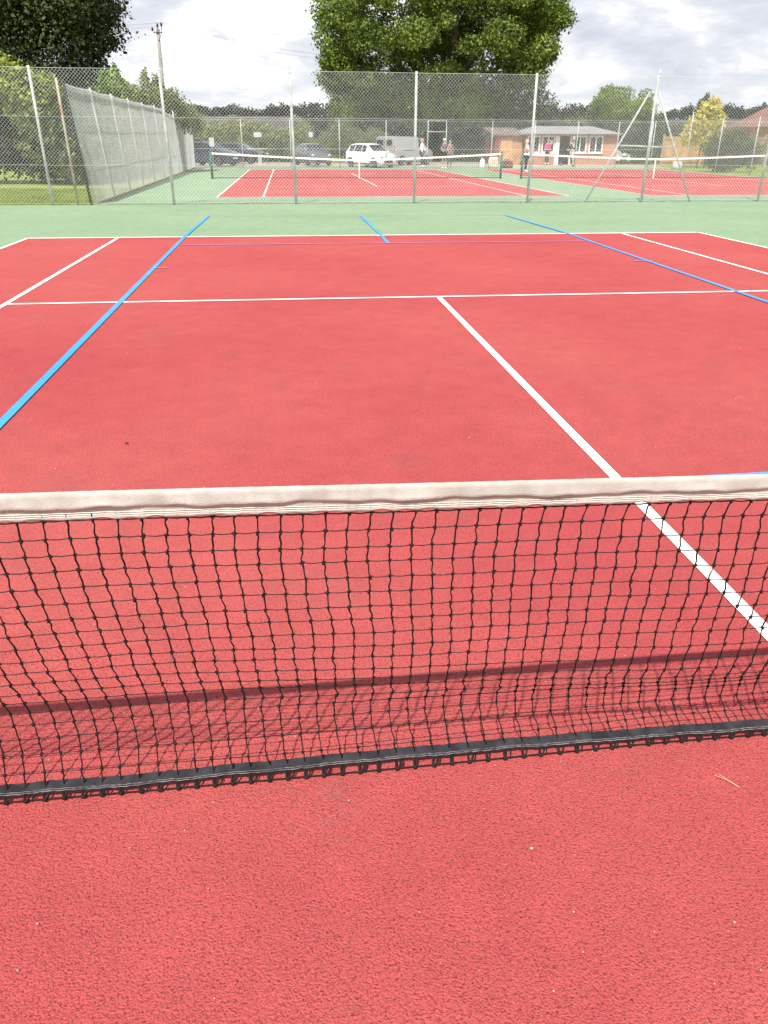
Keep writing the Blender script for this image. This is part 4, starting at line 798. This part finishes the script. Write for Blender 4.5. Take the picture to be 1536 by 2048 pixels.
t = make_car('silver grey panel van parked beside the white hatchback', (6.7, 56.4, -0.15), math.radians(40), 0.96, SILV, ST_VAN, 3, [4], None, (1.35, -1.30), 0.31, 'van', 'parked_van')
q = MB()
for k, (a, w) in enumerate(((-0.15, .16), (-0.36, .12), (-0.52, .10), (-0.68, .14), (-0.9, .12), (-1.06, .1))): q.box((a, -0.922, 0.98), (w, 0.006, 0.05))
q.build('side_lettering', PLAS, t)
q = MB(); q.box((-2.163, 0.0, 1.0), (0.012, 0.02, 1.4)); q.box((-2.165, 0.42, 1.45), (0.012, 0.6, 0.36)); q.box((-2.165, -0.42, 1.45), (0.012, 0.6, 0.36)); q.build('rear_door_glass', CGL, t)
make_car('grey hatchback facing the courts left of the white hatchback', (0.35, 55.2, -0.15), math.radians(-74), 0.90, paint('mid_grey_paint', (0.13, 0.13, 0.135), 0.3), ST_HATCH, 3, [4, 5, 6], 7, (1.28, -1.32), 0.32)
make_car('dark blue hatchback half hidden by the end of the side fence', (-6.3, 54.8, -0.15), math.radians(-32), 0.95, paint('dark_blue_paint', (0.02, 0.03, 0.07), 0.3), ST_HATCH, 3, [4, 5, 6], 7, (1.28, -1.32), 0.32)
make_car('black estate car parked just right of the dark blue hatchback', (-4.6, 59.3, -0.15), math.radians(-22), 0.90, paint('blue_black_paint', (0.015, 0.02, 0.04), 0.3), ST_HATCH, 3, [4, 5, 6], 7, (1.28, -1.32), 0.32)
make_car('white car partly hidden behind the right end of the pavilion', (22.75, 60.6, -0.15), math.radians(4), 0.80, paint('white_paint', (0.78, 0.78, 0.77)), ST_HATCH, 3, [4, 5, 6], 7, (1.28, -1.32), 0.32)
# ------------------------------------------------------------------ people
def skin_mesh(verts, edges, radii, root=0, sub=1):
    me = bpy.data.meshes.new('tmp'); bm = bmesh.new(); ly = bm.verts.layers.skin.verify(); vl = [bm.verts.new(v) for v in verts]
    for a, b in edges: bm.edges.new((vl[a], vl[b]))
    for v, r in zip(vl, radii): v[ly].radius = (r, r) if not isinstance(r, tuple) else r
    vl[root][ly].use_root = True; bm.to_mesh(me); bm.free()
    o = bpy.data.objects.new('tmp', me); C.objects.link(o); m1 = o.modifiers.new('s', 'SKIN'); m1.use_smooth_shade = True; m2 = o.modifiers.new('u', 'SUBSURF'); m2.levels = sub; m2.render_levels = sub
    bpy.context.view_layer.update(); dg = bpy.context.evaluated_depsgraph_get(); r = bpy.data.meshes.new_from_object(o.evaluated_get(dg)); bpy.data.objects.remove(o); return r
SKIN = mat('skin', (0.50, 0.30, 0.22), 0.6)
def person(loc, rz, H, label, J=None, top=(0.5, 0.5, 0.5), legs=(0.03, 0.03, 0.035), shoes=(0.75, 0.75, 0.75), hair=(0.1, 0.07, 0.05), hat=None, short=False, sleeves=False, longhair=False, group=None, lean=None):
    """faces -Y in its own frame"""
    t = thing('person', loc, label, 'person', group, rz); t.scale = (H/1.75,)*3
    D = dict(pel=(0, 0, .94), spi=(0, 0, 1.14), che=(0, 0, 1.34), nec=(0, 0, 1.475), jaw=(0, -.015, 1.56), hea=(0, -.005, 1.64), cro=(0, .005, 1.715))
    for s, k in ((1, 'L'), (-1, 'R')):
        D.update({k+'sh': (s*.175, 0, 1.40), k+'el': (s*.235, .02, 1.13), k+'wr': (s*.235, -.07, .90), k+'hi': (s*.095, 0, .89), k+'kn': (s*.105, -.01, .50), k+'an': (s*.11, .02, .085), k+'to': (s*.125, -.15, .035)})
    if J: D.update(J)
    D = {k: Vector(v) for k, v in D.items()}
    R = dict(pel=.135, spi=.120, che=.140, nec=.052, jaw=.070, hea=.088, cro=.070)
    for k in 'LR': R.update({k+'sh': .058, k+'el': .040, k+'wr': .026, k+'hi': .088, k+'kn': .055, k+'an': .038, k+'to': .032})
    names = list(D); ix = {n_: i for i, n_ in enumerate(names)}; V = [D[n_] for n_ in names]; RR = [R[n_] for n_ in names]
    E = [('pel', 'spi'), ('spi', 'che'), ('che', 'nec'), ('nec', 'jaw'), ('jaw', 'hea'), ('hea', 'cro')]
    for k in 'LR': E += [('che', k+'sh'), (k+'sh', k+'el'), (k+'el', k+'wr'), ('pel', k+'hi'), (k+'hi', k+'kn'), (k+'kn', k+'an'), (k+'an', k+'to')]
    E = [(ix[a], ix[b]) for a, b in E]
    for k, s in (('L', 1), ('R', -1)):                          # palm and five fingers, slightly curled
        w = D[k+'wr']; d = (w-D[k+'el']).normalized(); side = Vector((0, -1, 0)); side = (side-d*side.dot(d)).normalized(); nrm = d.cross(side)*s
        p = w+d*0.065; V.append(p); RR.append(.030); ip = len(V)-1; E.append((ix[k+'wr'], ip))
        for f_, (o_, ln) in enumerate(((-.030, .060), (-.010, .075), (.011, .080), (.031, .070))):
            a = p+d*0.035+side*o_; b = a+d*ln*0.55+nrm*0.008; c = b+d*ln*0.35+nrm*0.022
            V += [a, b, c]; RR += [.0095, .0085, .007]; n_ = len(V); E += [(ip, n_-3), (n_-3, n_-2), (n_-2, n_-1)]
        a = w+d*0.03+side*0.035; b = a+d*0.035+side*0.018; V += [a, b]; RR += [.011, .009]; n_ = len(V); E += [(ix[k+'wr'], n_-2), (n_-2, n_-1)]
    me = skin_mesh(V, E, RR, ix['pel']); me.name = 'body'
    bm = bmesh.new(); bm.from_mesh(me); h = D['hea']; up_ = (D['cro']-D['jaw']).normalized(); fw = Vector((0, -1, 0)); fw = (fw-up_*fw.dot(up_)).normalized(); sd_ = up_.cross(fw)
    def blob(c, r):
        g = bmesh.ops.create_icosphere(bm, subdivisions=2, radius=1.0)['verts']
        for v in g: v.co = c+sd_*v.co.x*r[0]+fw*v.co.y*r[1]+up_*v.co.z*r[2]
        return g
    blob(h+fw*0.015-up_*0.005, (.076, .092, .105)); blob(h+fw*.105-up_*.012, (.014, .020, .024))
    for s in (-1, 1): blob(h+sd_*s*.079, (.010, .020, .030))
    n0 = len(bm.faces)
    for s in (-1, 1): blob(h+sd_*s*.032+fw*.096+up_*.015, (.012, .008, .007))
    blob(h+fw*.099-up_*.052, (.022, .008, .005))
    for i_, f_ in enumerate(bm.faces):
        f_.smooth = True
        if i_ >= n0: f_.material_index = 1
    bm.to_mesh(me); bm.free(); me.materials.clear(); me.materials.append(SKIN); me.materials.append(PLAS)
    bo = bpy.data.objects.new('body', me); C.objects.link(bo); bo.parent = t
    def cloth(nm, chain, edges, rad, col):
        n_ = [c for c in chain]; me2 = skin_mesh([chain[c] for c in n_], [(n_.index(a), n_.index(b)) for a, b in edges], [rad[c] for c in n_], 0)
        me2.materials.clear(); me2.materials.append(mat('cloth_%03d_%03d_%03d' % tuple(int(c*255) for c in col), col, 0.9, var=0.12, vscale=6)); o_ = bpy.data.objects.new(nm, me2); C.objects.link(o_); o_.parent = t; me2.name = nm
    ch = {'pel': D['pel']-Vector((0, 0, .02)), 'spi': D['spi'], 'che': D['che'], 'nk': D['che'].lerp(D['nec'], .62)}; ed = [('pel', 'spi'), ('spi', 'che'), ('che', 'nk')]; ra = {'pel': .158, 'spi': .142, 'che': .158, 'nk': .078}
    for k in 'LR':
        ch[k+'a'] = D[k+'sh']; ch[k+'b'] = D[k+'el'] if sleeves else D[k+'sh'].lerp(D[k+'el'], .72); ed += [('che', k+'a'), (k+'a', k+'b')]; ra[k+'a'] = .074; ra[k+'b'] = .058
        if sleeves: ch[k+'c'] = D[k+'wr']; ed.append((k+'b', k+'c')); ra[k+'c'] = .040
    cloth('top', ch, ed, ra, top)
    ch = {'pel': D['pel']}; ed = []; ra = {'pel': .150}
    for k in 'LR':
        ch[k+'h'] = D[k+'hi']; ch[k+'k'] = D[k+'hi'].lerp(D[k+'kn'], .85) if short else D[k+'kn']; ed += [('pel', k+'h'), (k+'h', k+'k')]; ra[k+'h'] = .102; ra[k+'k'] = .078 if short else .068
        if not short: ch[k+'n'] = D[k+'an'].lerp(D[k+'kn'], .1); ed.append((k+'k', k+'n')); ra[k+'n'] = .052
    cloth('shorts' if short else 'trousers', ch, ed, ra, legs)
    for k in 'LR':
        ch = {'a': D[k+'an'].lerp(D[k+'to'], -.15), 'b': D[k+'an'].lerp(D[k+'to'], .5), 'c': D[k+'to']+(D[k+'to']-D[k+'an'])*0.05}; cloth('shoe', ch, [('a', 'b'), ('b', 'c')], {'a': .048, 'b': .048, 'c': .040}, shoes)
    q = MB(); rot = Matrix((sd_, fw, up_)).transposed()
    if hat:
        q.ball(h+up_*0.055, (.098, .110, .075), 14, 8, rot); q.ball(h+up_*0.045+fw*0.09, (.085, .09, .012), 12, 5, rot); q.build('cap', mat('cap_%d' % int(hat[0]*100), hat, 0.8), t, True); q = MB()
    q.ball(h+up_*0.028-fw*0.022, (.092, .098, .098), 14, 8, rot)
    if longhair: q.ball(h-up_*0.07-fw*0.06, (.085, .05, .13), 12, 8, rot)
    q.build('hair', mat('hair_%d_%d' % (int(hair[0]*100), int(hair[2]*100)), hair, 0.7, var=0.2, vscale=20), t, True)
    return t
WH = (0.74, 0.74, 0.73)
person((7.15, 51.9, -0.15), math.radians(70), 1.66, 'person in a white jacket standing left of the tall gate frame', top=WH, sleeves=True, hair=(0.5, 0.42, 0.36), J=dict(Lel=(.25, -.05, 1.14), Lwr=(.14, -.22, 1.05)))
person((8.08, 49.3, -0.15), math.radians(25), 1.64, 'person in a white cap, grey top and dark shorts standing by the gate opening', top=(0.12, 0.115, 0.14), legs=(0.02, 0.02, 0.025), short=True, hat=WH, J=dict(Lel=(.26, -.02, 1.14), Lwr=(.12, -.20, 1.08), Rel=(-.26, -.02, 1.14), Rwr=(-.1, -.22, 1.08)))
person((8.95, 52.0, -0.15), math.radians(-20), 1.56, 'person in dull brown clothes standing right of the gate frame', top=(0.20, 0.16, 0.15), legs=(0.12, 0.10, 0.10), sleeves=True, shoes=(0.15, 0.12, 0.1), hair=(0.35, 0.3, 0.28))
person((11.55, 43.6, -0.15), math.radians(60), 1.60, 'person with a white top and dark trousers standing behind the green net posts', top=WH, legs=(0.03, 0.028, 0.035), hair=(0.62, 0.58, 0.50), longhair=True, J=dict(Lel=(.24, -.10, 1.16), Lwr=(.18, -.34, 1.12), Rel=(-.22, -.12, 1.15), Rwr=(-.15, -.36, 1.05)))
person((16.9, 52.6, -0.15), math.radians(75), 1.70, 'person in dark clothes striding past the pavilion window, leaning forward', top=(0.035, 0.035, 0.045), legs=(0.035, 0.035, 0.045), shoes=(0.04, 0.04, 0.04), hair=(0.05, 0.04, 0.035), sleeves=True,
       J=dict(spi=(0, -.06, 1.12), che=(0, -.16, 1.29), nec=(0, -.24, 1.40), jaw=(0, -.30, 1.47), hea=(0, -.33, 1.55), cro=(0, -.35, 1.62), Lsh=(.175, -.18, 1.34), Rsh=(-.175, -.18, 1.34), Lel=(.26, -.02, 1.13), Lwr=(.22, -.22, 1.02), Rel=(-.26, -.30, 1.11), Rwr=(-.18, -.48, 1.16),
              Lkn=(.11, -.26, .55), Lan=(.12, -.36, .11), Lto=(.13, -.53, .05), Rkn=(-.10, .12, .50), Ran=(-.12, .42, .18), Rto=(-.13, .34, .05)))
person((16.85, 56.8, -0.11), math.radians(10), 1.62, 'person in a bright pink top standing in the pavilion doorway', top=(0.75, 0.05, 0.22), legs=(0.04, 0.04, 0.05), hair=(0.08, 0.05, 0.04))
# ------------------------------------------------------------------ bags
def bag(name, loc, w, d, h, m, label):
    t = thing(name, loc, label, 'bag'); vs = []; K = 12; n = 7
    for a in range(n):
        f = a/(n-1); s = 1+0.10*math.sin(PI*f)-0.18*f**3
        for k in range(K):
            an = 2*PI*k/K; cx = math.copysign(abs(math.cos(an))**0.6, math.cos(an)); sy = math.copysign(abs(math.sin(an))**0.6, math.sin(an))
            vs.append((cx*w/2*s*(1+0.05*hnoise(k, a)), sy*d/2*s*(1+0.05*hnoise(k, a, 2)), h*f*(1+0.03*hnoise(k, a, 3))+0.004))
    q = MB().add(vs, [(a*K+b, a*K+(b+1) % K, (a+1)*K+(b+1) % K, (a+1)*K+b) for a in range(n-1) for b in range(K)]+[tuple(range(K))[::-1], tuple(range((n-1)*K, n*K))]); q.build('sack', m, t, True)
    for s in (-1, 1): q = MB(); q.tube([(-w*0.2, s*d*0.3, h*0.96), (-w*0.15, s*d*0.32, h*1.18), (w*0.15, s*d*0.32, h*1.18), (w*0.2, s*d*0.3, h*0.96)], 0.012, 6); q.build('handle', m, t, True)
bag('carrier_bag', (10.65, 50.1, -0.15), 0.30, 0.22, 0.48, mat('white_plastic', (0.72, 0.72, 0.74), 0.5), 'white carrier bag standing at the back of the middle court')
bag('kit_bag', (11.35, 50.1, -0.15), 0.62, 0.35, 0.62, mat('cream_canvas', (0.58, 0.50, 0.40), 0.9, var=0.15), 'large cream kit bag beside the white carrier bag')
bag('sports_bag', (12.25, 50.3, -0.15), 0.75, 0.4, 0.42, mat('dark_red_nylon', (0.16, 0.05, 0.045), 0.7, var=0.3), 'dark red sports bag right of the cream kit bag')
bag('sports_bag', (22.6, 48.6, -0.15), 0.55, 0.35, 0.42, mat('pale_nylon', (0.6, 0.58, 0.56), 0.7, var=0.1), 'pale sports bag left by the side fence under the diagonal struts')
